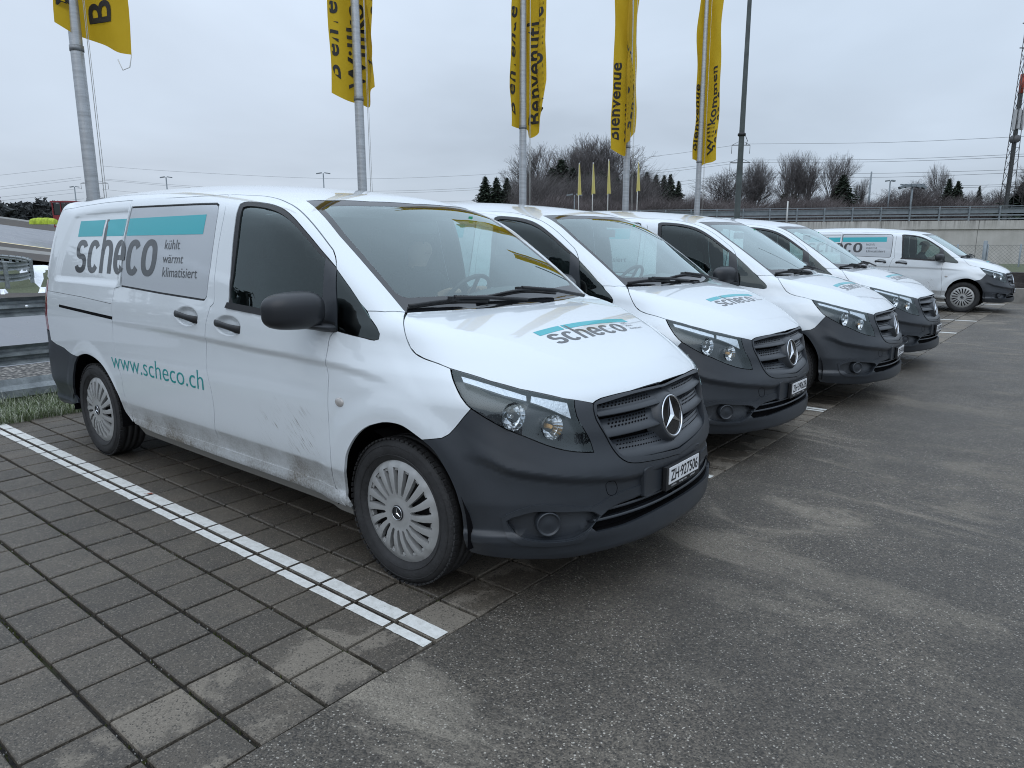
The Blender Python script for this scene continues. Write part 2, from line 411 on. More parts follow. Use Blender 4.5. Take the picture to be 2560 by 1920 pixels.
class Frame:
    def __init__(s,d,f=None):
        d=np.array(d,float); s.d=d/np.linalg.norm(d)     # outward direction
        h=np.array([0,0,1.]) if abs(s.d[2])<.9 else np.array([1.,0,0])
        s.u=np.cross(h,s.d); s.u/=np.linalg.norm(s.u); s.v=np.cross(s.d,s.u); s.f=f or bodyP
    def to2(s,P): P=np.atleast_2d(P); return np.stack([P@s.u,P@s.v],1)
    def lift(s,Q,w0,w1=.5):
        base=Q[:,:1]*s.u+Q[:,1:2]*s.v
        O=base+s.d*(w0+w1); D=np.broadcast_to(-s.d,O.shape)
        P,hit=cast(O,D,0,2*w1+.3,70,s.f)
        if not hit.all():
            idx=np.where(~hit)[0]; good=np.where(hit)[0]
            for i in idx:   # fall back to the depth of the nearest hit
                if len(good)==0: P[i]=base[i]+s.d*w0; continue
                j=good[np.argmin(((Q[good]-Q[i])**2).sum(1))]; P[i]=base[i]+s.d*(P[j]@s.d)
        return P
def patch(outline,d,step=.025,holes=(),off=0.0,gap=.0022,flange=.014,refine=(),hgap=None,f=None,reach=.5,edge_seg=None,mid=False):
    """-> (V,F,N,smoothflags) ; a curved sheet inside outline, lying on the body surface, edges turned inward"""
    fr=Frame(d,f)
    P3=snap(np.array(resample(outline,edge_seg or max(.012,min(step,.022)))),fr.f); mk=np.zeros(len(P3),bool)
    if mid:
        mk=np.abs(P3[:,1])<.0062
        if mk.any():
            dm=np.array([fr.d[0],0,fr.d[2]]); dm/=np.linalg.norm(dm); Om=P3[mk].copy(); Om[:,1]=0
            P3[mk]=cast(Om+dm*.3,np.broadcast_to(-dm,Om.shape),0,.7,90,fr.f)[0]; P3[mk,1]=0
    w0=float(np.mean(P3@fr.d))
    q2=fr.to2(P3)
    if area2(q2)<0: q2=q2[::-1]; mk=mk[::-1]
    poly=inset(q2,gap)
    if mk.any(): poly[mk]=q2[mk]
    hp=[]
    for h in holes:
        H=inset(fr.to2(snap(np.array(resample(h,edge_seg or max(.012,min(step,.022)))),fr.f)),-(hgap if hgap is not None else gap)); hp.append(H)
    lo,hi=poly.min(0),poly.max(0)
    def grid(lo,hi,st):
        xs=np.arange(lo[0]+st*.5,hi[0],st); ys=np.arange(lo[1]+st*.5,hi[1],st*.866)
        X,Y=np.meshgrid(xs,ys); X=X+(np.arange(len(ys))%2)[:,None]*st*.5
        return np.stack([X.ravel(),Y.ravel()],1)
    G=grid(lo,hi,step)
    for c3,rad,st in refine:
        c=fr.to2(np.array(c3))[0]
        G=G[np.hypot(*(G-c).T)>rad]
        g2=grid(c-rad,c+rad,st); g2=g2[np.hypot(*(g2-c).T)<=rad]; G=np.concatenate([G,g2])
    k=pip(G,poly)&(segdist(G,poly)>step*.30)
    for H in hp: k&=(~pip(G,H))&(segdist(G,H)>step*.30)
    G=G[k]
    loops=[poly]+hp; verts=[];edges=[];starts=[]
    for l in loops:
        st=len(verts); starts.append((st,len(l))); verts+=[Vector((float(a),float(b))) for a,b in l]; edges+=[(st+i,st+(i+1)%len(l)) for i in range(len(l))]
    verts+=[Vector((float(a),float(b))) for a,b in G]
    r=geometry.delaunay_2d_cdt(verts,edges,[],0,1e-7)
    Q=np.array([(v.x,v.y) for v in r[0]]); F=[tuple(x) for x in r[2]]
    cen=np.array([Q[list(t)].mean(0) for t in F])
    k=pip(cen,poly)
    for H in hp: k&=~pip(cen,H)
    F=[t for t,kk in zip(F,k) if kk]
    V=fr.lift(Q,w0,reach)
    if mid: V[np.abs(V[:,1])<.006,1]=0
    Nn=grad(V,f=fr.f)
    V=V+Nn*off
    # orient faces outward
    F2=[]
    for t in F:
        a,b,c=V[t[0]],V[t[1]],V[t[2]]
        n=np.cross(b-a,c-a); F2.append(t if n@Nn[t[0]]>0 else t[::-1])
    # boundary edges -> flange
    if flange:
        cnt={}
        for t in F2:
            for i in range(3):
                a,b=t[i],t[(i+1)%3]; cnt[(a,b)]=cnt.get((a,b),0)+1
        bd=[(a,b) for (a,b) in cnt if (b,a) not in cnt and not (mid and abs(V[a][1])<1e-6 and abs(V[b][1])<1e-6)]
        V=list(V); Nl=list(Nn); m={}
        FL=[]
        for a,b in bd:
            for q in (a,b):
                if q not in m:
                    m[q]=len(V); V.append(V[q]-Nn[q]*flange); Nl.append(None)
            FL.append((b,a,m[a],m[b]))
        return V,F2,Nl,FL
    return list(V),F2,list(Nn),[]
def mirror(p):
    V,F,Nn,FL=p; s=np.array([1,-1,1])
    return [np.array(v)*s for v in V],[t[::-1] for t in F],[None if n is None else n*s for n in Nn],[t[::-1] for t in FL]
def patch_mesh(name,patches,mat):
    V=[];F=[];LN=[];SM=[]
    for (v,f,n,fl) in patches:
        o=len(V); V+=[tuple(map(float,p)) for p in v]
        for t in f: F.append(tuple(i+o for i in t)); LN+=[tuple(map(float,n[i])) for i in t]; SM.append(True)
        for t in fl:
            a,b,c=[np.array(v[i]) for i in t[:3]]; q=np.cross(b-a,c-a); l=np.linalg.norm(q); q=q/l if l>1e-12 else np.array([0,0,1.])
            F.append(tuple(i+o for i in t)); LN+=[tuple(q)]*4; SM.append(True)
    me=bpy.data.meshes.new(name); me.from_pydata(V,[],F)
    me.polygons.foreach_set('use_smooth',SM)
    me.update(); me.normals_split_custom_set(LN); me.materials.append(mat); return me
def part(name,patches,mat,parent): return link(name,patch_mesh(name,patches,mat),None,parent)
def project_sheet(name,polys,to3,d,mat,parent,off=.0009,f=None):
    """flat shapes (lists of closed 2-D loops, even-odd) laid on the body"""
    fr=Frame(d,f); V=[];F=[];LN=[]
    for P2,tri in polys:
        P3=np.array([to3(a,b) for a,b in P2]); q=fr.to2(P3); w0=float((P3@fr.d).mean()); S=fr.lift(q,w0,.3); n=grad(S,f=fr.f); S=S+n*off
        o=len(V); V+=[tuple(map(float,p)) for p in S]
        for t in tri:
            a,b,c=S[t[0]],S[t[1]],S[t[2]]; nn=np.cross(b-a,c-a)
            if nn@n[t[0]]<0: t=t[::-1]
            F.append(tuple(i+o for i in t)); LN+=[tuple(map(float,n[i])) for i in t]
    me=bpy.data.meshes.new(name); me.from_pydata(V,[],F); me.polygons.foreach_set('use_smooth',[True]*len(F)); me.update(); me.normals_split_custom_set(LN); me.materials.append(mat)
    return link(name,me,None,parent)
def tri_region(loops,seg=.03,inner=.03):
    """triangulate region bounded by loops (even-odd), with interior points so it can bend"""
    verts=[];edges=[];L=[]
    for l in loops:
        l=[p[:2] for p in resample([np.array([a,b,0.]) for a,b in l],seg)]; L.append(np.array(l)); st=len(verts)
        verts+=[Vector((float(a),float(b))) for a,b in l]; edges+=[(st+i,st+(i+1)%len(l)) for i in range(len(l))]
    A=np.concatenate(L); lo,hi=A.min(0),A.max(0)
    X,Y=np.meshgrid(np.arange(lo[0]+inner/2,hi[0],inner),np.arange(lo[1]+inner/2,hi[1],inner)); G=np.stack([X.ravel(),Y.ravel()],1)
    if len(G):
        k=np.zeros(len(G),bool)
        for l in L: k^=pip(G,l)
        for l in L: k&=segdist(G,l)>inner*.3
        verts+=[Vector((float(a),float(b))) for a,b in G[k]]
    r=geometry.delaunay_2d_cdt(verts,edges,[],0,1e-8)
    Q=[(v.x,v.y) for v in r[0]]; Qa=np.array(Q); F=[tuple(t) for t in r[2]]; cen=np.array([Qa[list(t)].mean(0) for t in F]); k=np.zeros(len(F),bool)
    for l in L: k^=pip(cen,l)
    return Q,[t for t,kk in zip(F,k) if kk]
_tc={}
def text_polys(s,size=1,bold=0.0,xs=1.0,shear=0.0,spacing=1.0):
    """-> list of (points, triangles) from the built-in font, baseline at 0"""
    cu=bpy.data.curves.new('t','FONT'); cu.body=s; cu.size=size; cu.offset=bold; cu.shear=shear; cu.space_character=spacing; cu.resolution_u=4
    o=bpy.data.objects.new('t',cu); COL.objects.link(o); dg=bpy.context.evaluated_depsgraph_get(); me=bpy.data.meshes.new_from_object(o.evaluated_get(dg))
    P=[(v.co.x*xs,v.co.y) for v in me.vertices]; T=[]
    me.calc_loop_triangles()
    for t in me.loop_triangles: T.append(tuple(t.vertices))
    bpy.data.objects.remove(o); bpy.data.curves.remove(cu); bpy.data.meshes.remove(me)
    xs_=[p[0] for p in P]; ys_=[p[1] for p in P]
    return [(P,T)],(min(xs_),max(xs_),min(ys_),max(ys_))
def fit_text(s,x0,x1,y0,y1,bold=0.0,asc=None,shear=0):
    """text scaled to fill the box; y0 baseline, y1 top of the tallest letter"""
    pl,(a,b,c,d)=text_polys(s,1,bold,1,shear)
    sy=(y1-y0)/d; sx=(x1-x0)/(b-a)
    return [([( x0+(p[0]-a)*sx, y0+p[1]*sy) for p in P],T) for P,T in pl]
# heavy condensed lettering of the company name, drawn from strokes
def ring(cx,cy,rx,ry,wx,wy,a0=0,a1=360,n=40):
    o=[];i=[]
    for k in range(n+1):
        t=R(a0+(a1-a0)*k/n); c,s_=math.cos(t),math.sin(t)
        c=math.copysign(abs(c)**.86,c); s_=math.copysign(abs(s_)**.86,s_)
        o.append((cx+rx*c,cy+ry*s_)); i.append((cx+(rx-wx)*c,cy+(ry-wy)*s_))
    return o,i
def glyph_scheco(seg=.05,inner=.08):
    """letters in a unit box: x-height 1, each cell .84 wide; stem of h rises to 1.64"""
    polys=[]; cw=.86; rx,ry=.39,.515; wx,wy=.245,.175
    def arc(cx,a0,a1):
        o,i=ring(cx,.5,rx,ry,wx,wy,a0,a1); return o+i[::-1]
    def add(*loops): polys.append(tri_region(list(loops),seg,inner))
    X=0
    # s
    cx=X+.40
    h=.219; ry_=h+wy/2
    o1,i1=ring(X+.40,.5+h,rx*.97,ry_,wx*.95,wy,18,270,26); add(o1+i1[::-1])
    o2,i2=ring(X+.40,.5-h,rx,ry_,wx*.95,wy,90,-162,26); add(o2+i2[::-1])
    X+=cw
    add(arc(X+.40,38,322)); X+=cw
    # h: stem + arch
    add([(X+.02,0),(X+.25,0),(X+.205,1.64),(X+.055,1.64)])
    o,i=ring(X+.40,.60,.38,.415,.235,.175,0,180,24)
    add([(X+.775,0)]+o[:-1]+[(X+.10,.62),(X+.25,.55)]+i[::-1][1:]+[(X+.545,0)])
    X+=cw
    o,i=ring(X+.40,.5,rx,ry,wx,wy,0,325,44)
    add(o+i[::-1]); add([(X+.20,.415),(X+.785,.415),(X+.785,.56),(X+.20,.56)]); X+=cw
    add(arc(X+.40,38,322)); X+=cw
    o,i=ring(X+.42,.5,.41,ry,.24,wy,0,360,48); add(o[:-1],i[:-1]); X+=.84
    return polys,X

TRACE='''{"front_door":[[-1.575,-0.724,1.782],[-1.413,-0.693,1.776],[-1.294,-0.675,1.767],[-1.16,-0.683,1.748],[-1.002,-0.718,1.715],[-0.879,-0.745,1.677],[-0.769,-0.767,1.625],[-0.674,-0.781,1.566],[-0.592,-0.793,1.508],[-0.553,-0.798,1.48],[-0.519,-0.813,1.448],[-0.485,-0.838,1.397],[-0.447,-0.877,1.252],[-0.417,-0.909,1.117],[-0.435,-0.914,1.105],[-0.451,-0.919,1.085],[-0.456,-0.926,1.06],[-0.454,-0.928,1.051],[-0.456,-0.937,1.014],[-0.457,-0.946,0.982],[-0.462,-0.944,0.953],[-0.447,-0.945,0.917],[-0.438,-0.95,0.89],[-0.438,-0.956,0.843],[-0.435,-0.964,0.773],[-0.426,-0.971,0.655],[-0.407,-0.984,0.564],[-0.41,-0.982,0.475],[-0.426,-0.963,0.412],[-0.421,-0.955,0.366],[-0.734,-0.938,0.356],[-1.1,-0.936,0.356],[-1.47,-0.935,0.357],[-1.503,-0.943,0.413],[-1.498,-0.964,0.492],[-1.484,-0.967,0.597],[-1.494,-0.968,0.693],[-1.522,-0.966,0.776],[-1.54,-0.961,0.847],[-1.531,-0.955,0.95],[-1.518,-0.963,1.024],[-1.512,-0.96,1.069],[-1.488,-0.953,1.131],[-1.475,-0.945,1.17],[-1.442,-0.941,1.19],[-1.454,-0.923,1.289],[-1.461,-0.898,1.397],[-1.463,-0.873,1.504],[-1.46,-0.849,1.596],[-1.466,-0.817,1.693]],"door_opening":[[-1.308,-0.944,1.174],[-1.291,-0.938,1.203],[-1.297,-0.926,1.268],[-1.308,-0.897,1.399],[-1.323,-0.867,1.53],[-1.333,-0.838,1.636],[-1.342,-0.816,1.689],[-1.355,-0.791,1.722],[-1.336,-0.778,1.731],[-1.201,-0.766,1.725],[-1.091,-0.766,1.711],[-0.972,-0.781,1.684],[-0.86,-0.802,1.641],[-0.767,-0.818,1.59],[-0.669,-0.828,1.527],[-0.596,-0.833,1.475],[-0.542,-0.835,1.438],[-0.49,-0.838,1.401],[-0.45,-0.877,1.252],[-0.42,-0.909,1.117],[-0.593,-0.926,1.13],[-0.899,-0.943,1.151],[-1.031,-0.946,1.16]],"door_glass":[[-1.261,-0.938,1.204],[-1.278,-0.903,1.374],[-1.283,-0.867,1.53],[-1.299,-0.829,1.661],[-1.311,-0.804,1.704],[-1.288,-0.797,1.71],[-1.163,-0.792,1.702],[-1.027,-0.798,1.68],[-0.902,-0.813,1.641],[-0.783,-0.83,1.581],[-0.677,-0.84,1.513],[-0.598,-0.844,1.459],[-0.562,-0.843,1.438],[-0.545,-0.871,1.341],[-0.532,-0.9,1.202],[-0.527,-0.913,1.157],[-0.855,-0.936,1.175],[-1.025,-0.94,1.185]],"quarter_glass":[[-0.477,-0.84,1.388],[-0.38,-0.847,1.309],[-0.307,-0.852,1.244],[-0.233,-0.859,1.18],[-0.179,-0.867,1.139],[-0.158,-0.872,1.115],[-0.158,-0.878,1.093],[-0.183,-0.883,1.086],[-0.237,-0.889,1.092],[-0.329,-0.9,1.102],[-0.408,-0.909,1.113]],"sliding_door":[[-2.686,-0.77,1.794],[-2.111,-0.77,1.787],[-1.737,-0.749,1.783],[-1.575,-0.724,1.782],[-1.466,-0.817,1.693],[-1.46,-0.849,1.596],[-1.463,-0.873,1.504],[-1.461,-0.898,1.397],[-1.454,-0.923,1.289],[-1.442,-0.941,1.19],[-1.475,-0.945,1.17],[-1.488,-0.953,1.131],[-1.512,-0.96,1.069],[-1.518,-0.963,1.024],[-1.531,-0.955,0.95],[-1.54,-0.961,0.847],[-1.522,-0.966,0.776],[-1.494,-0.968,0.693],[-1.484,-0.967,0.597],[-1.498,-0.964,0.492],[-1.503,-0.943,0.413],[-1.47,-0.935,0.357],[-1.861,-0.935,0.358],[-2.643,-0.933,0.372],[-2.643,-0.959,0.467],[-2.659,-0.965,0.534],[-2.662,-0.966,0.602],[-2.69,-0.966,0.701],[-2.728,-0.965,0.805],[-2.745,-0.963,0.884],[-2.724,-0.962,1.019],[-2.727,-0.952,1.123],[-2.716,-0.939,1.189],[-2.709,-0.932,1.227],[-2.635,-0.93,1.239],[-2.634,-0.917,1.314],[-2.652,-0.854,1.576],[-2.657,-0.8,1.746]],"film":[[-2.641,-0.798,1.75],[-2.119,-0.801,1.744],[-1.587,-0.793,1.736],[-1.551,-0.801,1.723],[-1.529,-0.824,1.678],[-1.519,-0.866,1.532],[-1.518,-0.912,1.342],[-1.523,-0.935,1.222],[-1.546,-0.939,1.202],[-1.59,-0.939,1.202],[-2.069,-0.935,1.218],[-2.625,-0.93,1.242],[-2.629,-0.917,1.314],[-2.648,-0.854,1.576]],"hood_side":[[-0.121,-0.737,1.203],[-0.06,-0.816,1.166],[-0.041,-0.831,1.146],[-0.002,-0.852,1.099],[0.029,-0.861,1.068],[0.069,-0.868,1.046],[0.119,-0.87,1.032],[0.195,-0.863,1.018],[0.257,-0.854,1.002],[0.42,-0.793,0.96],[0.524,-0.728,0.929],[0.586,-0.675,0.912],[0.658,-0.608,0.887],[0.73,-0.501,0.858]],"hood_front":[[0.73,-0.501,0.858],[0.733,-0.483,0.866],[0.739,-0.453,0.873],[0.772,-0.268,0.878],[0.782,-0.028,0.88]],"hood_rear":[[-0.121,-0.737,1.202],[-0.051,-0.515,1.202],[0.002,-0.303,1.2],[0.031,-0.035,1.198],[0.03,0.273,1.194]],"a_seam":[[-0.26,-0.853,1.21],[-0.181,-0.815,1.208],[-0.122,-0.739,1.203]],"fender_light":[[0.257,-0.854,1.002],[0.288,-0.875,0.969],[0.318,-0.887,0.937],[0.353,-0.895,0.901],[0.381,-0.896,0.876],[0.403,-0.891,0.858]],"fender_bumper":[[0.403,-0.891,0.858],[0.379,-0.907,0.825],[0.346,-0.926,0.777],[0.325,-0.94,0.75],[0.299,-0.954,0.733],[0.265,-0.966,0.726],[0.206,-0.978,0.714]],"front_arch":[[0.206,-0.978,0.714],[0.163,-0.981,0.733],[0.099,-0.982,0.755],[0.036,-0.982,0.759],[-0.031,-0.982,0.751],[-0.101,-0.982,0.729],[-0.114,-0.982,0.725],[-0.168,-0.984,0.696],[-0.218,-0.985,0.655],[-0.264,-0.986,0.6],[-0.293,-0.986,0.547],[-0.305,-0.984,0.492],[-0.323,-0.972,0.441],[-0.337,-0.957,0.36],[-0.305,-0.97,0.317],[-0.309,-0.953,0.286]],"light_low":[[0.403,-0.891,0.858],[0.453,-0.87,0.827],[0.475,-0.859,0.814],[0.527,-0.828,0.783],[0.59,-0.779,0.75],[0.649,-0.724,0.715],[0.689,-0.677,0.693],[0.714,-0.641,0.681],[0.742,-0.595,0.671],[0.767,-0.544,0.664]],"light_in":[[0.767,-0.544,0.664],[0.751,-0.551,0.716],[0.733,-0.57,0.763],[0.716,-0.583,0.799],[0.731,-0.574,0.764],[0.709,-0.587,0.818],[0.697,-0.585,0.849],[0.684,-0.571,0.88]],"grille_side":[[0.73,-0.501,0.858],[0.736,-0.509,0.837],[0.751,-0.508,0.792],[0.764,-0.497,0.762],[0.781,-0.475,0.717],[0.798,-0.454,0.668],[0.819,-0.429,0.627],[0.838,-0.394,0.6],[0.853,-0.343,0.586],[0.872,-0.251,0.576],[0.885,-0.135,0.564],[0.889,-0.063,0.559]],"bumper_arch":[[0.206,-0.978,0.714],[0.263,-0.971,0.68],[0.31,-0.963,0.624],[0.347,-0.957,0.566],[0.374,-0.95,0.502],[0.383,-0.938,0.44],[0.383,-0.927,0.372],[0.395,-0.936,0.312],[0.39,-0.915,0.268],[0.4,-0.9,0.243]],"fog_recess":[[0.552,-0.848,0.407],[0.594,-0.816,0.429],[0.638,-0.774,0.442],[0.705,-0.694,0.433],[0.785,-0.562,0.413],[0.8,-0.538,0.394],[0.788,-0.58,0.36],[0.774,-0.619,0.338],[0.756,-0.65,0.322],[0.716,-0.707,0.317],[0.647,-0.785,0.327],[0.6,-0.824,0.345],[0.569,-0.836,0.369]],"rear_arch":[[-3.36,-0.973,0.714],[-3.272,-0.973,0.737],[-3.162,-0.974,0.748],[-3.029,-0.975,0.729],[-2.94,-0.974,0.696],[-2.85,-0.972,0.629],[-2.784,-0.969,0.553],[-2.738,-0.963,0.482],[-2.733,-0.941,0.395],[-2.691,-0.937,0.352],[-2.615,-0.945,0.341],[-2.57,-0.946,0.334]],"rear_bump_top":[[-3.896,-0.958,0.851],[-3.892,-0.957,0.789],[-3.792,-0.959,0.767],[-3.636,-0.961,0.75],[-3.509,-0.962,0.717],[-3.36,-0.973,0.714]],"rear_bump_arch":[[-3.36,-0.973,0.714],[-3.436,-0.972,0.651],[-3.499,-0.971,0.554],[-3.531,-0.967,0.481],[-3.601,-0.942,0.392],[-3.522,-0.948,0.345]],"sill_top":[[-2.643,-0.933,0.372],[-1.861,-0.935,0.358],[-1.474,-0.936,0.357],[-1.1,-0.936,0.356],[-0.734,-0.938,0.356],[-0.421,-0.955,0.366],[-0.377,-0.964,0.348]],"sill_bot":[[-2.57,-0.946,0.334],[-1.846,-0.946,0.322],[-1.459,-0.945,0.314],[-0.995,-0.946,0.315],[-0.352,-0.968,0.313],[-0.311,-0.954,0.288]],"belt_seam":[[-3.895,-0.935,1.165],[-3.262,-0.945,1.149],[-2.735,-0.952,1.125]],"slot":[[-3.651,-0.953,1.075],[-2.72,-0.961,1.042],[-2.722,-0.962,1.021],[-3.653,-0.954,1.055]],"ws_clear":[[-0.79,-0.118,1.716],[-0.808,-0.35,1.712],[-0.862,-0.597,1.703],[-0.839,-0.631,1.688],[-0.606,-0.674,1.547],[-0.389,-0.692,1.4],[-0.234,-0.704,1.289],[-0.2,-0.686,1.268],[-0.186,-0.668,1.262],[-0.102,-0.317,1.257],[-0.07,0.132,1.247],[-0.133,0.506,1.254]],"drl":[[0.312,-0.85,0.98],[0.401,-0.813,0.958],[0.48,-0.77,0.934],[0.554,-0.724,0.909],[0.566,-0.737,0.891],[0.494,-0.787,0.913],[0.414,-0.827,0.938],[0.333,-0.86,0.96]],"turn":[[0.568,-0.707,0.908],[0.631,-0.649,0.889],[0.673,-0.601,0.874],[0.688,-0.607,0.844],[0.7,-0.608,0.81],[0.675,-0.64,0.83],[0.645,-0.672,0.853],[0.579,-0.726,0.887]],"refl1":[[0.548,-0.799,0.83]],"refl2":[[0.66,-0.687,0.783]],"fog_c":[[0.68,-0.734,0.386]],"tow":[[0.802,-0.497,0.529],[0.816,-0.459,0.529],[0.824,-0.442,0.495],[0.822,-0.454,0.469],[0.809,-0.489,0.476]],"mtri":[[-0.558,-0.839,1.443],[-0.481,-0.838,1.394],[-0.41,-0.908,1.114],[-0.52,-0.914,1.148],[-0.533,-0.894,1.226],[-0.542,-0.87,1.341]],"sstrip":[[-1.312,-0.944,1.174],[-1.293,-0.938,1.204],[-1.026,-0.94,1.19],[-0.856,-0.935,1.179],[-0.524,-0.911,1.16],[-0.428,-0.902,1.151],[-0.42,-0.91,1.115],[-0.592,-0.926,1.128],[-0.898,-0.944,1.149],[-1.03,-0.946,1.158]]}'''
# ------------------------------------------------------------------ the van (built once, then copied)
T=json.loads(TRACE)
def TT(k): return [np.array(p) for p in T[k]]
SIDE=(0,-1,0.05)
def build_wheel(name,parent,c,side):
    """side -1: right-hand side of the van (outer face toward -y)"""
    w=empty(name); w.parent=parent; w.location=c
    s=side
    b=MB()
    prof=[(.232,.072),(.236,.088),(.262,.104),(.290,.108),(.312,.103),(.326,.092),(.3335,.078),(.3352,.074),(.3352,.045),(.3285,.044),(.3285,.036),(.336,.035),(.3365,.004),(.3295,.003),(.3295,-.004),(.3365,-.005),(.336,-.035),(.3285,-.036),(.3285,-.044),(.3352,-.045),(.3335,-.078),(.326,-.092),(.29,-.104),(.236,-.088)]
    b.lathe([(r,h*s) for r,h in prof],'y',96)
    # shoulder tread blocks
    for k in range(72):
        t=2*math.pi*k/72; ca,sa=math.cos(t),math.sin(t)
        rot=Matrix.Rotation(-t,3,'Y')
        b.box((.334*ca,.083*s,.334*sa),(.008,.028,.019),rot@Matrix.Rotation(R(18)*s,3,'Z') if False else rot)
    for rr in (.262,.305):
        b.lathe([(rr-.002,.1045*s if rr<.3 else .1062*s),(rr,.1075*s if rr<.3 else .1085*s),(rr+.002,.1045*s if rr<.3 else .1062*s)],'y',96)
    b.obj('tyre',M['rubber'],w)
    # cover with 18 slots
    NS=18; loops=[]
    def hgt(r): return .094+.017*sstep(0,.11,r)*(1-sstep(.12,.24,r))+.010*(1-sstep(.04,.075,r))-.012*sstep(.21,.238,r)
    out=[(.2365*math.cos(2*math.pi*k/108),.2365*math.sin(2*math.pi*k/108)) for k in range(108)]
    slots=[]
    for k in range(NS):
        t=2*math.pi*(k+.5)/NS; pl=[]
        wi,wo=.0065,.0175
        lean=R(5)
        for r,hw,da in ((.082,.0,0),(.088,wi,0),(.12,.0095,.15),(.16,.0132,.5),(.204,wo,1),(.2045,-wo,1),(.16,-.0132,.5),(.12,-.0095,.15),(.088,-wi,0)):
            a=t+lean*da*1.0; pl.append((r*math.cos(a)-hw*math.sin(a),r*math.sin(a)+hw*math.cos(a)))
        slots.append(pl)
    pts=[];edges=[]
    for l in [out]+slots:
        st=len(pts); pts+=[Vector(p) for p in l]; edges+=[(st+i,st+(i+1)%len(l)) for i in range(len(l))]
    for r,n in ((.0,1),(.03,14),(.055,24),(.066,36),(.070,36),(.076,36)):
        for i in range(n): t=2*math.pi*i/n; pts.append(Vector((r*math.cos(t),r*math.sin(t))))
    for k in range(NS):
        t=2*math.pi*k/NS
        for r in (.10,.13,.16,.19,.21,.222): 
            a=t+R(5)*sstep(.1,.2,r); pts.append(Vector((r*math.cos(a),r*math.sin(a))))
        a=2*math.pi*(k+.5)/NS+R(5); 
        for da in (-.5,0,.5): pts.append(Vector((.222*math.cos(a+da*.17),.222*math.sin(a+da*.17))))
    r_=geometry.delaunay_2d_cdt(pts,edges,[],0,1e-7)
    Q=np.array([(v.x,v.y) for v in r_[0]]); F=[tuple(t) for t in r_[2]]; cen=np.array([Q[list(t)].mean(0) for t in F]); k=pip(cen,np.array(out))
    for l in slots: k&=~pip(cen,np.array(l))
    F=[t for t,kk in zip(F,k) if kk]
    rr=np.hypot(Q[:,0],Q[:,1]); hh=np.array([float(hgt(r)) for r in rr])
    # each fin is crowned between its two slots
    ang=np.arctan2(Q[:,1],Q[:,0])-R(5)*sstep(.1,.2,rr); ph=np.cos(ang*NS); hh=hh+.0028*ph*sstep(.085,.14,rr)*(1-sstep(.215,.235,rr))
    V=[(float(q[0]),float(h*s),float(q[1])) for q,h in zip(Q,hh)]
    F=[t if ((Q[t[1]]-Q[t[0]])[0]*(Q[t[2]]-Q[t[0]])[1]-(Q[t[1]]-Q[t[0]])[1]*(Q[t[2]]-Q[t[0]])[0]>0)==(s<0) else t[::-1] for t in F]
    cv=MB(); cv.add(V,F,True)
    n0=len(cv.v); cnt={}
    for t in F:
        for i in range(3): cnt[(t[i],t[(i+1)%3])]=1
    for (a,b2) in list(cnt):
        if (b2,a) not in cnt:
            va,vb=V[a],V[b2]; cv.add([vb,va,(va[0],va[1]-.022*s,va[2]),(vb[0],vb[1]-.022*s,vb[2])],[(0,1,2,3)])
    cover=cv.obj('wheel_cover',M['cover'],w)
    bk=MB(); bk.lathe([(0,.040*s),(.12,.045*s),(.2,.05*s),(.236,.07*s)],'y',48)
    for k in range(5):
        t=2*math.pi*k/5; bk.tube([(.056*math.cos(t),.04*s,.056*math.sin(t)),(.056*math.cos(t),.066*s,.056*math.sin(t))],.012,6)
    bk.obj('rim',simple_once('steel_rim',(.03,.03,.032),.5,.4),w)
    lb=MB()
    for k in range(NS):
        a=2*math.pi*(k+.5)/NS+R(5)
        lb.box((.197*math.cos(a),.082*s,.197*math.sin(a)),(.012,.02,.020),Matrix.Rotation(-a,3,'Y'))
    lb.obj('cover_clips',M['cover'],w)['kind']='stuff'
    em=MB(); em.lathe([(0,.113*s),(.033,.1125*s),(.036,.109*s)],'y',28); e=em.obj('hub_badge',M['black'],w)
    st=MB(); star_into(st,(0,.1145*s,0),.027,.0025*s,(1,0,0),(0,0,1),(0,s,0),ring_r=.031,ring_w=.0018); st.obj('hub_star',M['chrome'],w)
    return w
_so={}
def simple_once(n,c,r,m=0,**k):
    if n not in _so: _so[n]=simple(n,c,r,m,**k)
    return _so[n]
def star_into(mb,c,r,h,ax,ay,an,ring_r,ring_w):
    c=np.array(c,float);ax=np.array(ax,float);ay=np.array(ay,float);an=np.array(an,float)
    hh=abs(h)
    top=c+an*hh*2
    for k in range(3):
        t=R(90+120*k); tip=c+ax*r*math.cos(t)+ay*r*math.sin(t)
        l=c+(ax*math.cos(t+R(60))+ay*math.sin(t+R(60)))*r*.17; q=c+(ax*math.cos(t-R(60))+ay*math.sin(t-R(60)))*r*.17
        mb.add([top,tip+an*hh*.2,l,q,tip-an*hh*.1],[(0,2,1),(0,1,3)])
    n=56;m=8;V=[];F=[]
    for i in range(n):
        t=2*math.pi*i/n; e=ax*math.cos(t)+ay*math.sin(t)
        for j in range(m):
            u=2*math.pi*j/m; V.append(c+e*(ring_r+ring_w*math.cos(u))+an*(ring_w*math.sin(u)))
    for i in range(n):
        for j in range(m): F.append((i*m+j,((i+1)%n)*m+j,((i+1)%n)*m+(j+1)%m,i*m+(j+1)%m))
    mb.add(V,F,True)
def both(fn): p=fn; return [p,mirror(p)]
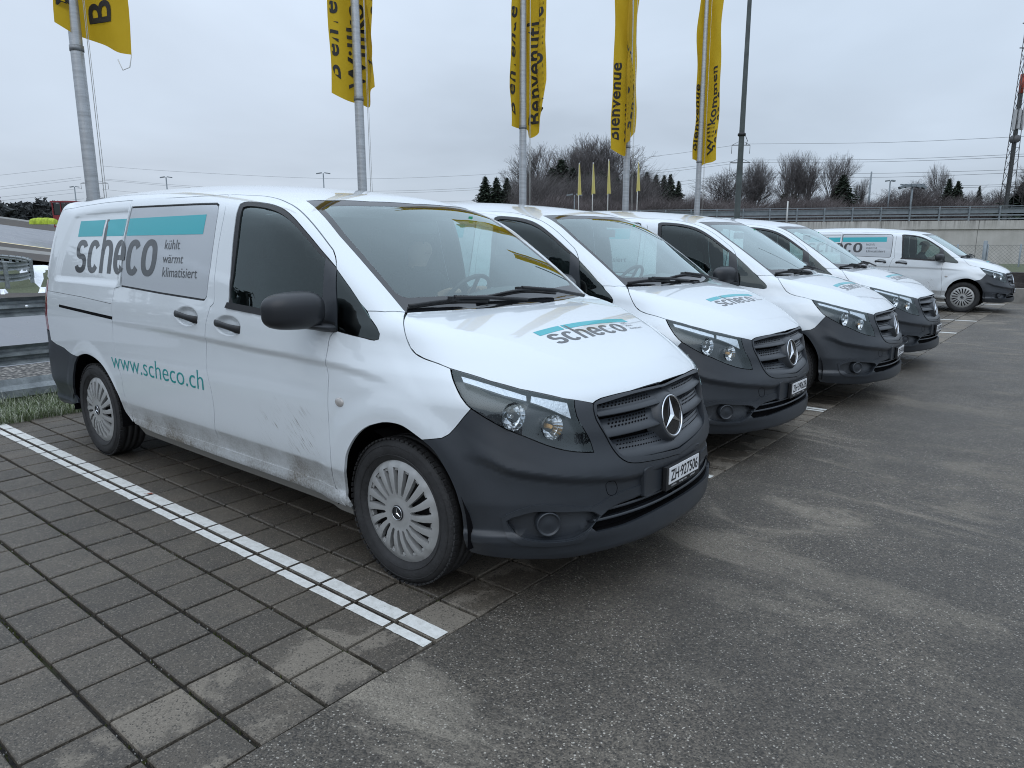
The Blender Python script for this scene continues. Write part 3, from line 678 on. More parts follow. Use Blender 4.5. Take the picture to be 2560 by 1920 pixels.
def build_van():
    van=empty('van')
    HR=[((-1.285,-.95,1.083),.17,.008),((-1.73,-.95,1.106),.17,.008)]
    # ---- openings
    door_open=smooth_line(T2('door_opening')[:18],.03)[:-1]+T2('door_opening')[17:]
    door_out=smooth_line(T2('front_door'),.025,True); slide_out=smooth_line(T2('sliding_door'),.025,True)
    film=T2('film')
    qg=T2('quarter_glass')
    hs=T2('hood_side'); hf=[p for p in T2('hood_front') if p[1]<-.05]+[np.array([.782,0,.8805])]; hr=[p for p in T2('hood_rear') if p[1]<-.1]
    hrc=np.array([.033,0,1.198])
    aseam=T2('a_seam'); wst=[np.array(p) for p in ((-.9838,-.6306,1.7333),(-.9237,-.5236,1.7374),(-.8593,-.305,1.7385),(-.832,0,1.739))]
    wsl=[np.array(p) for p in ((-.9801,-.6332,1.732),(-.80,-.6750,1.640),(-.6161,-.7073,1.5467),(-.3804,-.7248,1.3872),(-.1261,-.7382,1.2045))]
    arch_f=T2('front_arch'); arch_r=T2('rear_arch')
    for sgn in (1,-1):
        mm=(lambda p:p) if sgn==1 else mirror
        my=lambda q:(q[0],q[1]*sgn,q[2])
        # front door
        p=patch(door_out,SIDE,.017,holes=[door_open],refine=HR[:1]); fd=part('front_door',[mm(p)],M['paint'],van)
        # window rubber, glass and mirror triangle
        gl=smooth_line(T2('door_glass'),.03,True); ring_=patch(door_open,SIDE,.03,holes=[gl],off=-.003,flange=.02,gap=.0005,hgap=.0005); part('window_frame',[mm(ring_)],M['black'],fd)
        part('window_pane',[mm(patch(gl,SIDE,.05,off=-.009,flange=0,gap=-.004))],M['glass'],fd)
        sl=patch(T2('sstrip'),SIDE,.03,off=.009,flange=.02,gap=0); part('window_sill',[mm(sl)],M['black'],fd)
        # grip
        for nm,hx,hz,par in (('handle',-1.285,1.086,fd),):
            handle(hx,hz,sgn,par)
        # sliding door with the silver film panel
        p=patch(slide_out,SIDE,.018,holes=[film],refine=HR[1:]); sd_=part('sliding_door',[mm(p)],M['paint'],van)
        handle(-1.728,1.110,sgn,sd_)
        part('window_seal',[mm(patch(film,SIDE,.04,off=-.010,flange=0,gap=-.004))],M['black'],sd_)
        part('film_panel',[mm(patch(film,SIDE,.03,off=-.0035,flange=.006,gap=.009))],M['film'],sd_)
        # quarter glass
        part('quarter_window',[mm(patch(qg,SIDE,.03,off=-.001,flange=.01,gap=.001))],M['qglass'],van)
        # front wing
        wing=[p for p in T2('front_door')[20:34]]
        w_out=smooth_line(qg[10:2:-1],.02)+aseam[:2]+[np.array([-.1263,-.7385,1.2025])]+smooth_line(hs[1:9],.02)+smooth_line(T2('fender_light'),.02)[1:]+smooth_line(T2('fender_bumper'),.02)[1:]+smooth_line(arch_f,.02)[1:]
        w_out=w_out+[np.array(p) for p in ((-.36,-.955,.30),(-.385,-.96,.345))]+smooth_line(door_edge_low(),.025)
        part('front_wing',[mm(patch(w_out,(.15,-1,.12),.017))],M['paint'],van)
        # side repeater
        b=MB(); b.lathe([(0,.006),(.022,.0045),(.030,0),(.031,-.004)],'y',24); me=b.mesh('side_repeater',simple_once('repeater_lens',(.42,.40,.38),.2,coat=1) ); 
        o=link('side_repeater',me,None,van,(-.350,-.9645*sgn,.793)); o.scale=(1,-sgn,.72)
        # sill
        part('sill',[mm(patch(sill_outline(),(0,-1,-.25),.03,off=.0035,flange=.02,gap=.001))],M['paint'],van)
        under=[np.array(p) for p in ((-2.56,-.93,.315),(-1.5,-.93,.305),(-.34,-.93,.285),(-.33,-.9,.235),(-1.5,-.9,.235),(-2.56,-.9,.25))]
        part('sill_underside',[mm(patch(under,(0,-1,-.5),.05,off=-.012,flange=.02,gap=0))],simple_once('dirty_sill',(.20,.195,.18),.7),van)
        # headlight
        lens=smooth_line(T2('fender_light'),.02)+smooth_line(T2('light_low'),.02)[1:]+smooth_line(T2('light_in'),.02)[1:]+[hs[k] for k in (12,11,10,9)]
        hd=(.62,-.70,.38)
        hl=part('headlight',[mm(patch(lens,hd,.03,off=.001,flange=.0,gap=.0035))],M['lens'],van)
        headlight_inside(lens,hd,mm,hl,sgn)
        # rear bumper, lamps, quarter
        rb=T2('rear_bump_top')+T2('rear_bump_arch')[1:]+[np.array(p) for p in ((-3.7,-.93,.30),(-3.95,-.93,.28),(-4.12,-.88,.27),(-4.20,-.78,.27),(-4.17,-.80,.85),(-4.08,-.88,.86),(-3.98,-.93,.87))]
        part('rear_bumper',[mm(patch(rb,(-.35,-1,0),.04))],M['plastic'],van)
        tl=[np.array(p) for p in ((-3.907,-.92,1.25),(-3.902,-.94,1.05),(-3.902,-.95,.865),(-4.08,-.88,.865),(-4.15,-.8,.87),(-4.15,-.8,1.24))]
        part('tail_light',[mm(patch(tl,(-.6,-1,0),.04,gap=.003))],M['red'],van)
        q_out=q_outline()
        part('rear_quarter_panel',[mm(patch(q_out,(-.12,-1,.05),.022,refine=[((-3.2,-.97,.6),.46,.02)]))],M['paint'],van)
        sl_=T2('slot'); s2=patch(sl_,SIDE,.05,off=.0008,flange=0,gap=0); part('door_rail_slot',[mm(s2)],M['void'],van)
        bs=T2('belt_seam'); b=MB()
        L=[np.array(p) for p in resample(bs,.08,False)]; 
        strip=[(p+np.array([0,0,.0012])) for p in L]+[(p-np.array([0,0,.0012])) for p in L[::-1]]
        part('panel_seam',[mm(patch(strip,SIDE,.2,off=.0006,flange=0,gap=0,edge_seg=.1))],M['void'],van)
        # wheel houses
        for xc,a0 in ((0,0),(-3.2,0)):
            b=MB(); b.lathe([(.425 if xc==0 else .42,-.945*sgn),(.43,-.80*sgn),(.43,-.60*sgn)],'y',28,(xc,0,.335),True,R(-8),R(188)); b.add([(xc-.40,-.60*sgn,.24),(xc+.38,-.60*sgn,.24),(xc+.45,-.60*sgn,.9),(xc-.45,-.60*sgn,.9)],[(0,1,2,3)])
            b.obj('wheel_house',M['void'],van)
        for xc in (0,-3.2): build_wheel('wheel',van,(xc,-.832*sgn,.335),-sgn)
        mirror_part(van,sgn)
        roof_half(van,sgn,mm,aseam,wsl,wst)
    # ---- centre parts
    hood_out=hs[:1]+smooth_line(hs[:10],.03)[1:-1]+hs[9:]+hf[1:]+[hrc]+hr[::-1]
    hood_out=[np.array([-.1195,-.7375,1.2022])]+smooth_line(hs[1:10],.03)[:-1]+hs[9:]+hf[1:]+[hrc]+[p for p in hr[::-1] if p[1]>-.7]
    hp=patch(hood_out,(.22,-.45,.85),.028,refine=[((.74,-.45,.87),.12,.014)],mid=True)
    hood=part('hood',both(hp),M['paint'],van)
    # windscreen
    clear=[np.array(p) for p in T['ws_clear']]
    cl=[np.array(p) for p in ((-.775,0,1.7165),(-.8077,-.3497,1.7116),(-.850,-.56,1.706),(-.864,-.600,1.700),(-.8388,-.6306,1.6878),(-.6062,-.6737,1.5469),(-.3892,-.6923,1.4003),(-.2339,-.704,1.2887),(-.2004,-.6862,1.2683),(-.1862,-.66,1.2619),(-.1024,-.3172,1.2567),(-.078,0,1.251))]
    my=lambda L:[np.array([p[0],-p[1],p[2]]) for p in L[::-1] if abs(p[1])>.01]
    clf=cl+my(cl)
    bot=[np.array(p) for p in ((-.1261,-.7382,1.2045),(-.0514,-.5155,1.1990),(.0022,-.3028,1.197),(.031,0,1.195))]
    wo=wst[::-1]+wsl[1:-1]+bot
    wof=wo+my(wo)
    WD=(.55,0,.83)
    ws=part('windscreen_border',[patch(wof,WD,.05,holes=[clf],off=-.002,flange=.012,gap=.001,hgap=0)],M['frit'],van)
    part('windscreen',[patch(clf,WD,.06,off=-.0025,flange=0,gap=-.002)],M['wsglass'],van)
    # cowl and wipers
    b=MB()
    for (pts) in ([(-.14,-.719,1.222),(-.085,-.5,1.236),(-.03,-.288,1.226)],[(-.063,-.324,1.235),(-.045,0,1.262),(-.055,.326,1.237)]):
        L=smooth_line([np.array(p) for p in pts],.05); b.tube([p+np.array([.012,0,.010]) for p in L],.0075,6); b.tube([p+np.array([.004,0,-.002]) for p in L],[.006]*len(L),4)
    arms=MB(); arms.tube([(-.05,-.50,1.262),(-.02,-.30,1.250),(.012,-.02,1.225)],.010,6); arms.tube([(-.035,.0,1.284),(-.02,.25,1.262),(.01,.52,1.215)],.010,6)
    arms.box((-.06,-.49,1.255),(.03,.06,.02)); arms.box((-.045,.0,1.278),(.03,.06,.02))
    wb=b.obj('wiper_blades',M['black'],van); arms.obj('wiper_arms',M['black'],van)
    front_end(van,hs)
    interior(van)
    graphics(van,hood)
    # underbody and hidden rear
    b=MB(); b.box((-1.75,0,.30),(4.2,1.5,.16)); b.obj('underbody',M['void'],van)
    rear=[np.array(p) for p in ((-4.2,-.84,.28),(-4.2,-.84,1.2),(-4.1,-.76,1.7),(-4.05,-.68,1.83),(-4.0,0,1.87))]
    rp=patch(rear+[np.array([-4.2,0,.28])],(-1,-.12,.06),.07)
    part('rear_doors',both(rp),M['paint'],van)
    return van
def T2(k): return [np.array(p) for p in T[k]]
def door_edge_low():
    return T2('front_door')[14:30][::-1]
def sill_outline():
    top=T2('sill_top'); bot=T2('sill_bot')
    top=[np.array([p[0],p[1],.364]) for p in top[:-1]]+[np.array([-.385,-.95,.350])]
    bot=[np.array([x,-.94,z]) for x,z in ((-2.575,.333),(-2.3,.318),(-1.5,.312),(-.7,.310),(-.345,.300))]
    return top+bot[::-1]
def q_outline():
    s=T2('sliding_door'); rear=[p for p in s if p[0]<-2.55]
    rear=sorted(rear,key=lambda p:p[2])          # bottom to top along the rear edge of the sliding door
    ra=T2('rear_arch')
    bt=T2('rear_bump_top')
    up=[np.array([-2.69,-.7704,1.7939]),np.array([-3.1,-.775,1.80]),np.array([-3.55,-.775,1.79]),np.array([-3.80,-.775,1.765]),np.array([-3.93,-.79,1.70])]
    back=[np.array(p) for p in ((-3.955,-.83,1.55),(-3.96,-.86,1.4),(-3.955,-.895,1.27),(-3.905,-.92,1.255),(-3.900,-.94,1.05),(-3.900,-.95,.87))]
    return rear+up+back+bt+smooth_line(ra,.02)[1:-6]+[np.array([-2.62,-.943,.338])]
def handle(hx,hz,sgn,par):
    b=MB(); y0=-.957*sgn
    pts=[(hx-.122,y0,hz+.002),(hx-.105,y0-.010*sgn,hz+.004),(hx-.03,y0-.022*sgn,hz+.001),(hx+.05,y0-.022*sgn,hz-.008),(hx+.10,y0-.012*sgn,hz-.016),(hx+.125,y0+.002*sgn,hz-.020)]
    P=[Vector(p) for p in pts]; n=10; V=[];F=[]
    hw=[.016,.020,.017,.017,.021,.022]; hd=[.008,.011,.010,.010,.012,.010]
    for p,a,c in zip(P,hw,hd):
        for k in range(n):
            t=2*math.pi*k/n; V.append((p.x,p.y-c*math.cos(t)*sgn,p.z+a*math.sin(t)))
    for i in range(len(P)-1):
        for k in range(n):
            F.append((i*n+k,i*n+(k+1)%n,(i+1)*n+(k+1)%n,(i+1)*n+k))
    F.append(tuple(range(n))); F.append(tuple((len(P)-1)*n+k for k in range(n)))
    b.add(V,F,True); b.obj('door_handle',M['black'],par)
def mirror_part(van,sgn):
    # rounded housing, flatter toward the rear
    V=[];F=[];nu,nv=28,20; c=(-.50,-1.068,1.214)
    for j in range(nv+1):
        v=math.pi*j/nv-math.pi/2
        for i in range(nu):
            u=2*math.pi*i/nu
            def sp(t,e): return math.copysign(abs(t)**e,t)
            x=.105*sp(math.cos(v),.75)*sp(math.cos(u),.9); yy=.135*sp(math.cos(v),.62)*sp(math.sin(u),.62); z=.090*sp(math.sin(v),.72)
            if x<0: x*=.55
            # narrower outer end, drooping lower edge
            t=(yy+.135)/.27                        # 0 outer, 1 inner
            z*=.80+.22*t; z+=.012*(1-t)*(-1 if z<0 else .2); x*=.80+.25*t
            x-= .05*(1-t)
            V.append((c[0]+x,(c[1]+yy)*sgn,c[2]+z))
    for j in range(nv):
        for i in range(nu): F.append((j*nu+i,j*nu+(i+1)%nu,(j+1)*nu+(i+1)%nu,(j+1)*nu+i))
    b=MB(); b.add(V,F,True); mo=b.obj('door_mirror',M['mirrorpl'],van)
    b=MB(); b.box((-.562,-1.065*sgn,1.205),(.004,.20,.13)); b.obj('mirror_glass',M['chrome'],mo)
    # foot: bent arm from the door triangle
    b=MB(); y=lambda q:q*sgn
    arm=[(-.455,-.915,1.125),(-.455,-.945,1.128),(-.47,-.985,1.135),(-.50,-1.03,1.145)]
    n=10;V=[];F=[]
    for (x,yy,z),a,bb in zip(arm,(.050,.050,.046,.05),(.020,.020,.016,.018)):
        for k in range(n):
            t=2*math.pi*k/n; V.append((x+a*math.cos(t),yy*sgn,z+bb*math.sin(t)))
    for i in range(3):
        for k in range(n): F.append((i*n+k,i*n+(k+1)%n,(i+1)*n+(k+1)%n,(i+1)*n+k))
    b.add(V,F,True); b.obj('mirror_foot',M['mirrorpl'],mo)
    tri=T2('mtri')
    part('mirror_triangle',[(lambda p:p if sgn==1 else mirror(p))(patch(tri,SIDE,.04,off=.0030,flange=.012,gap=0))],M['plastic'],mo)
def roof_half(van,sgn,mm,aseam,wsl,wst):
    # A-pillar, roof side and half of the roof; the seam at the centre line is flush
    d=T2('front_door'); rail=d[:12]           # rear to front along the door top, ending at the mirror corner
    s=T2('sliding_door')[:4]
    qg=T2('quarter_glass')
    pil=[rail[-1]]+qg[0:3]+aseam[:2]+wsl[::-1]+wst[1:]
    back=[np.array(p) for p in ((-1.5,0,1.87),(-2.5,0,1.9),(-3.6,0,1.89),(-4.02,0,1.855),(-4.02,-.55,1.83),(-3.99,-.68,1.80),(-3.93,-.79,1.70),(-3.80,-.775,1.765),(-3.55,-.775,1.79),(-3.1,-.775,1.80),(-2.69,-.7704,1.7939))]
    sr=smooth_line(T2('sliding_door')+[T2('sliding_door')[0]],.025); rr=smooth_line(T2('front_door'),.025,True); ie=min(range(len(rr)),key=lambda k:float(np.linalg.norm(rr[k]-rail[-1]))); i3=min(range(len(sr)),key=lambda k:float(np.linalg.norm(sr[k]-T2('sliding_door')[3])))
    out=pil+back[:-1]+sr[:i3]+rr[:ie]
    p=patch(out,(.12,-.62,.78),.030,gap=.0018,reach=.8,mid=True)
    part('body',[mm(p)],M['paint'],van)
def headlight_inside(lens,hd,mm,hl,sgn):
    n=np.array(hd)/np.linalg.norm(hd)
    # dark bowl behind the lens
    part('headlight_bowl',[mm(patch(lens,hd,.03,off=-.045,flange=0,gap=-.002)),mm(patch(lens,hd,.05,off=-.002,flange=.06,gap=.006,holes=[]) if False else wall(lens,hd,.0005,.048))],M['bezel'],hl)
    # daytime strip and turn lamp along the upper edge
    st=[np.array(p) for p in ((.302,-.838,.992),(.42,-.778,.950),(.515,-.715,.921),(.525,-.712,.905),(.43,-.79,.923),(.32,-.862,.966))]
    up=T2('drl')
    part('daytime_light_strip',[mm(patch(up,hd,.03,off=-.010,flange=.012,gap=0))],M['drl'],hl)
    part('turn_signal',[mm(patch(T2('turn'),hd,.03,off=-.012,flange=.012,gap=0))],M['drl'],hl)
    for k,(c,r) in enumerate(((T['refl1'][0],.056),(T['refl2'][0],.050))):
        c=np.array(c); b=MB()
        ax=np.array([.93,-.30,.05]); ax/=np.linalg.norm(ax); e1=np.cross([0,0,1],ax); e1/=np.linalg.norm(e1); e2=np.cross(ax,e1)
        V=[];F=[];m=24
        prof=((1.0,.0),(.97,-.006),(.85,-.022),(.6,-.04),(.3,-.05),(.12,-.053))
        for rr,h in prof:
            for i in range(m):
                t=2*math.pi*i/m; V.append(c+(e1*math.cos(t)+e2*math.sin(t)*1.05)*r*rr+ax*(h+.0))
        for a in range(len(prof)-1):
            for i in range(m): F.append((a*m+i,a*m+(i+1)%m,(a+1)*m+(i+1)%m,(a+1)*m+i))
        V=[(v[0],v[1]*sgn,v[2]) for v in V]; b.add(V,F,k==9)
        b.obj('reflector',M['reflector'],hl)
        b=MB(); q0=c-ax*.05; q1=c-ax*.012; b.tube([(q0[0],q0[1]*sgn,q0[2]),(q1[0],q1[1]*sgn,q1[2])],[.011,.008],8); b.obj('bulb',M['amber'] if k else M['chrome'],hl)
def wall(outline,d,o0,o1,gap=.0035):
    """strip running inward all round an outline"""
    fr=Frame(d); P=np.array(resample(outline,.02)); Q=inset(fr.to2(P),gap); w0=float((P@fr.d).mean()); V=fr.lift(Q,w0); Nn=grad(V); n=len(V)
    A=[*(V-Nn*o0),*(V-Nn*o1)]; FL=[(i,(i+1)%n,n+(i+1)%n,n+i) for i in range(n)]
    return A,[],[None]*len(A),FL
def front_end(van,hs):
    HD=(.85,-.50,.10)
    Y0=lambda z,x=.9: np.array([x,0,z])
    gs=T2('grille_side')
    grille_hole=[p for p in smooth_line(gs,.02) if p[1]<-.05]+[np.array([.877,0,.550]),np.array([.80,0,.876])]+[p for p in T2('hood_front')[::-1] if p[1]<-.05]
    # bumper outline, half
    bo=smooth_line(T2('fender_bumper'),.02)[::-1]                      # arch point up to the lamp corner
    out=bo+smooth_line(T2('light_low'),.02)[1:]+smooth_line(T2('light_in'),.02)[1:]+[np.array([.6843,-.5705,.8805]),hs[-1]]
    out=out+[p for p in smooth_line(gs,.02)[1:] if p[1]<-.05]+[np.array([.877,0,.550])]
    bottom=[np.array(p) for p in ((.90,0,.235),(.895,-.2,.232),(.86,-.42,.228),(.80,-.56,.224),(.7285,-.6509,.222),(.6483,-.7519,.226),(.5518,-.8288,.232),(.4782,-.8694,.236),(.4043,-.9043,.2462))]
    out=out+bottom+smooth_line(T2('bumper_arch'),.02)[::-1][1:-1]
    fog=smooth_line(T2('fog_recess'),.02,True)
    intake=[np.array(p) for p in ((.79,-.584,.353),(.80,-.555,.378),(.81,-.530,.394),(.822,-.495,.412),(.84,-.44,.425),(.868,-.31,.432),(.90,-.08,.436),(.905,-.004,.436),(.905,.03,.436),(.905,.03,.345),(.905,-.004,.345),(.89,-.2,.342),(.85,-.42,.330),(.80,-.56,.330))]
    bp=patch(out,HD,.015,holes=[fog,intake],hgap=.0,gap=.0012,flange=.02,reach=.7,mid=True)
    bumper=part('front_bumper',both(bp),M['plastic'],van)
    # step strip framing the fog lamp and the intake
    ridge=[np.array(p) for p in ((.535,-.8635,.418),(.5477,-.8553,.4315),(.5911,-.8256,.4544),(.6277,-.7941,.4686),(.6617,-.7589,.4734),(.7092,-.7004,.4642),(.7575,-.6264,.446),(.7864,-.5727,.4370),(.8043,-.5322,.4461),(.8186,-.4929,.4642),(.8434,-.4123,.4754),(.8667,-.3,.4781),(.875,-.3,.4402),(.8453,-.42,.4352),(.83,-.475,.4252),(.8174,-.515,.4102),(.800,-.565,.3832),(.790,-.590,.350),(.776,-.61,.318),(.7672,-.6209,.302),(.7254,-.684,.298),(.6579,-.7654,.300),(.5984,-.8216,.312),(.5613,-.8532,.3336),(.5427,-.856,.3684))]
    tp=patch(ridge,HD,.016,holes=[fog],off=.0065,flange=.014,gap=0,hgap=.003)
    for q_ in both(tp): part('bumper_trim',[q_],M['plastic'],bumper)
    # fog recess
    fh=(.62,-.78,.05)
    fl=[wall(fog,HD,.016,.05,0.0015)]
    for q1,q2 in zip(both(fl[0]),both(patch(fog,HD,.04,off=-.042,flange=0,gap=-.002))): part('fog_recess',[q1,q2],M['plastic'],bumper)
    for sgn in (1,-1):
        c=np.array(T['fog_c'][0]); ax=np.array([.78,-.62,.02]); ax/=np.linalg.norm(ax); e1=np.cross([0,0,1],ax); e1/=np.linalg.norm(e1); e2=np.cross(ax,e1)
        b=MB(); V=[];F=[];m=32
        prof=((.052,-.045),(.052,-.004),(.049,.0),(.044,-.001),(.0425,-.008),(.040,-.009),(.02,-.005),(.001,-.004))
        for r,h in prof:
            for i in range(m):
                t=2*math.pi*i/m; p=c+(e1*math.cos(t)+e2*math.sin(t))*r+ax*h; V.append((p[0],p[1]*sgn,p[2]))
        for a in range(len(prof)-1):
            for i in range(m): F.append((a*m+i,a*m+(i+1)%m,(a+1)*m+(i+1)%m,(a+1)*m+i))
        b.add(V,F,True); b.obj('fog_lamp_cap',M['plastic'],bumper)
    # lower intake with two slats
    part('lower_intake',both(wall(intake,HD,.015,.06,0.0015))+both(patch(intake,HD,.05,off=-.055,flange=0,gap=-.012,mid=True)),M['void'],bumper)
    b=MB()
    gy=np.linspace(-.62,.62,63); gz=np.linspace(.30,.92,63); YY,ZZ=np.meshgrid(gy,gz); 
    OO=np.stack([np.full(YY.size,1.3),YY.ravel(),ZZ.ravel()],1); NX_=cast(OO,np.tile([-1.,0,0],(len(OO),1)),0,1.2,160)[0][:,0].reshape(YY.shape)
    def nosex(y,z):
        a=min(max((y+.62)/.02,0),61.999); b_=min(max((z-.30)/.01,0),61.999); i=int(b_);j=int(a);u=a-j;w=b_-i
        return float((NX_[i,j]*(1-u)+NX_[i,j+1]*u)*(1-w)+(NX_[i+1,j]*(1-u)+NX_[i+1,j+1]*u)*w)
    for z in (.408,.372):
        ys=np.linspace(-.56 if z<.39 else -.50,.56 if z<.39 else .50,33); V=[];F=[]
        for y in ys:
            x=nosex(y,z); V+=[(x-.012,y,z+.007),(x-.004,y,z),(x-.012,y,z-.006),(x-.05,y,z-.004)]
        for i in range(len(ys)-1):
            for k in range(3): F.append((i*4+k,(i+1)*4+k,(i+1)*4+k+1,i*4+k+1))
        b.add(V,F,True)
    b.obj('intake_slats',M['plastic'],bumper)
    # licence plate plinth, frame, plate
    xh=.897
    b=MB(); rounded_plate(b,(xh-.004,-.035,.4885),.27,.065,.055,.012); b.obj('plate_plinth',M['plastic'],bumper)
    # tow-eye cover outline
    tw=[np.array(p) for p in T['tow']]
    b=MB(); L=smooth_line(tw,.01,True); fr=Frame((.9,-.4,.1)); q=fr.to2(np.array(L)); S=fr.lift(q,float((np.array(L)@fr.d).mean()),.3); b.tube([tuple(p) for p in S]+[tuple(S[0])],.0016,4); b.obj('tow_eye_cover',M['void'],bumper)
    # ---- grille
    gr_out=grille_hole
    g0=patch(gr_out,HD,.03,off=-.055,flange=0,gap=-.01,mid=True); 
    grille=part('grille',both(g0)+both(wall(gr_out,HD,.016,.06,.0035)),M['void'],van)
    # frame ring
    inner=[np.array(p) for p in ((.7367,-.4882,.8500),(.7466,-.5010,.808),(.7769,-.4774,.7344),(.8097,-.4224,.641),(.8185,-.4035,.625),(.8326,-.3596,.6106),(.8581,-.2273,.5951),(.873,-.0318,.577),(.873,-.003,.575),(.80,-.003,.862),(.79,-.1,.861),(.77,-.28,.860))]
    fr_=patch(grille_hole,HD,.03,holes=[inner],off=.004,flange=.03,gap=.002,hgap=0,edge_seg=.012,mid=True)
    part('grille_frame',both(fr_),M['plastic'],grille)
    # three slats: perforated face above a sloping shelf
    for k,(zt,zb,lip,wt,wl) in enumerate(((.860,.826,.806,.485,.492),(.782,.742,.716,.465,.465),(.690,.648,.615,.435,.405))):
        b=MB(); ys=np.linspace(-wt,wt,61); V=[];F=[]
        for y in ys:
            a=abs(y)/wt
            vdrop=(0.030 if k==2 else .004)*(1-a)
            f2=wl/wt
            rows=[(zt-vdrop*.6,.040),(zt-vdrop*.6,.030),(zb-vdrop,.024),(zb-vdrop-.004,.020),(lip-vdrop,.000),(lip-vdrop-.004,.002),(lip-vdrop-.008,.012),(lip-vdrop-.008,.05)]
            for z,dp in rows:
                yy=y*(1 if z>zb-.01 else f2); V.append((nosex(yy,max(z,.56))-dp,yy,z))
        m=8
        for i in range(len(ys)-1):
            for j in range(m-1): F.append((i*m+j,i*m+j+1,(i+1)*m+j+1,(i+1)*m+j))
        b.add(V,F,True); sl=b.obj('grille_slat',M['plastic'],grille)
        h=MB()
        for row in range(3):
            z0=zt-.006-(zt-zb-.012)*row/2
            ny=15
            for s in (-1,1):
                for i in range(ny):
                    y=s*(.115+(wt-.145)*(i+.5*(row%2))/ny)
                    if k==2 or abs(y)>.11:
                        if k==1 and abs(y)<.17: continue
                        dot(h,y,z0,zt,zb,k,wt,nosex)
            if k==2:
                for i in range(9): dot(h,-.10+.2*i/8,z0,zt,zb,k,wt,nosex)
        o=h.obj('perforations',M['void'],grille); o['kind']='stuff'
    # boss behind the emblem
    c=np.array([.838,0,.728]); an=np.array([.97,0,.22]); an/=np.linalg.norm(an); ay=np.array([-an[2],0,an[0]]); ax=np.array([0,1.,0])
    b=MB(); V=[];F=[];m=48
    prof=((.150,-.045),(.128,-.028),(.112,-.006),(.104,.006),(.097,.010),(.095,.004),(.0,.003))
    for r,h in prof:
        for i in range(m):
            t=2*math.pi*i/m; V.append(c+ax*r*math.cos(t)*1.06+ay*r*math.sin(t)+an*h)
    for a in range(len(prof)-1):
        for i in range(m): F.append((a*m+i,a*m+(i+1)%m,(a+1)*m+(i+1)%m,(a+1)*m+i))
    b.add(V,F,True); b.obj('emblem_boss',M['plastic'],grille)
    b=MB(); V=[c+an*.0045]+[c+ax*.0925*math.cos(2*math.pi*i/40)+ay*.0925*math.sin(2*math.pi*i/40)+an*.0045 for i in range(40)]
    b.add(V,[(0,1+i,1+(i+1)%40) for i in range(40)],True); b.obj('emblem_disc',simple_once('emblem_black',(.004,.004,.005),.08,spec=.8),grille)
    b=MB(); star_into(b,c+an*.007,.090,.006,ax,ay,an,.0935,.0050); b.obj('star_emblem',M['chrome'],grille)
def dot(h,y,z,zt,zb,k,wt,nosex):
    a=abs(y)/wt; vdrop=(0.030 if k==2 else .004)*(1-a)
    t=(zt-z)/(zt-zb); zz=z-vdrop*(.6+.4*t); dp=.030-.006*t
    x=nosex(y,max(zz,.56))-dp+.0012; r=.0062
    e=.004
    sl=(nosex(y+e,zz)-nosex(y-e,zz))/(2*e)
    V=[];n=6
    for i in range(n):
        u=2*math.pi*i/n; V.append((x+sl*r*math.cos(u)+.30*-r*math.sin(u)*.3,y+r*math.cos(u),zz+r*.85*math.sin(u)))
    h.add(V,[tuple(range(n))])
def rounded_plate(b,c,hw,hh,dep,rad):
    """box standing on the nose with rounded face corners; curved slightly with the bumper"""
    n=6; loop=[]
    for (sx,sz,a0) in ((1,1,0),(-1,1,90),(-1,-1,180),(1,-1,270)):
        for k in range(n+1):
            t=R(a0+90*k/n); loop.append((sx*(hw-rad)+rad*math.cos(t),sz*(hh-rad)+rad*math.sin(t)))
    m=len(loop); V=[];F=[]
    for dx,sc in ((-dep,1.0),(-.003,1.0),(0,.985)):
        for (y,z) in loop:
            y_=y*(sc if dx==0 else 1); z_=z*(sc if dx==0 else 1)
            V.append((c[0]+dx-.16*(c[1]+y_)**2,c[1]+y_,c[2]+z_))
    for a in range(2):
        for i in range(m): F.append((a*m+i,a*m+(i+1)%m,(a+1)*m+(i+1)%m,(a+1)*m+i))
    F.append(tuple(2*m+i for i in range(m)))
    b.add(V,F,False)
def make_plate(van,text):
    pl=empty('licence_plate'); pl.parent=van
    b=MB(); x=.905; b.box((x-.008,.022,.4705),(.018,.352,.110)); b.obj('plate_holder',M['black'],pl)
    b=MB(); b.box((x+.0025,.022,.481),(.004,.306,.076)); b.obj('plate_face',M['plate'],pl)
    polys=fit_text(text,-.118,.163,.4555,.5085,bold=.016)
    b=MB()
    for P,Tt in polys: b.add([(x+.0055,p[0],p[1]) for p in P],[t for t in Tt])
    b.obj('plate_characters',M['black'],pl)
    b=MB()
    for (s,y0,y1) in (('LARAG',-.10,-.052),('larag.com',-.02,.055),('LARAG',.095,.143)):
        for P,Tt in fit_text(s,y0,y1,.426,.4345): b.add([(x+.0012,p[0],p[1]) for p in P],[t for t in Tt])
    b.obj('holder_print',M['plate'],pl)
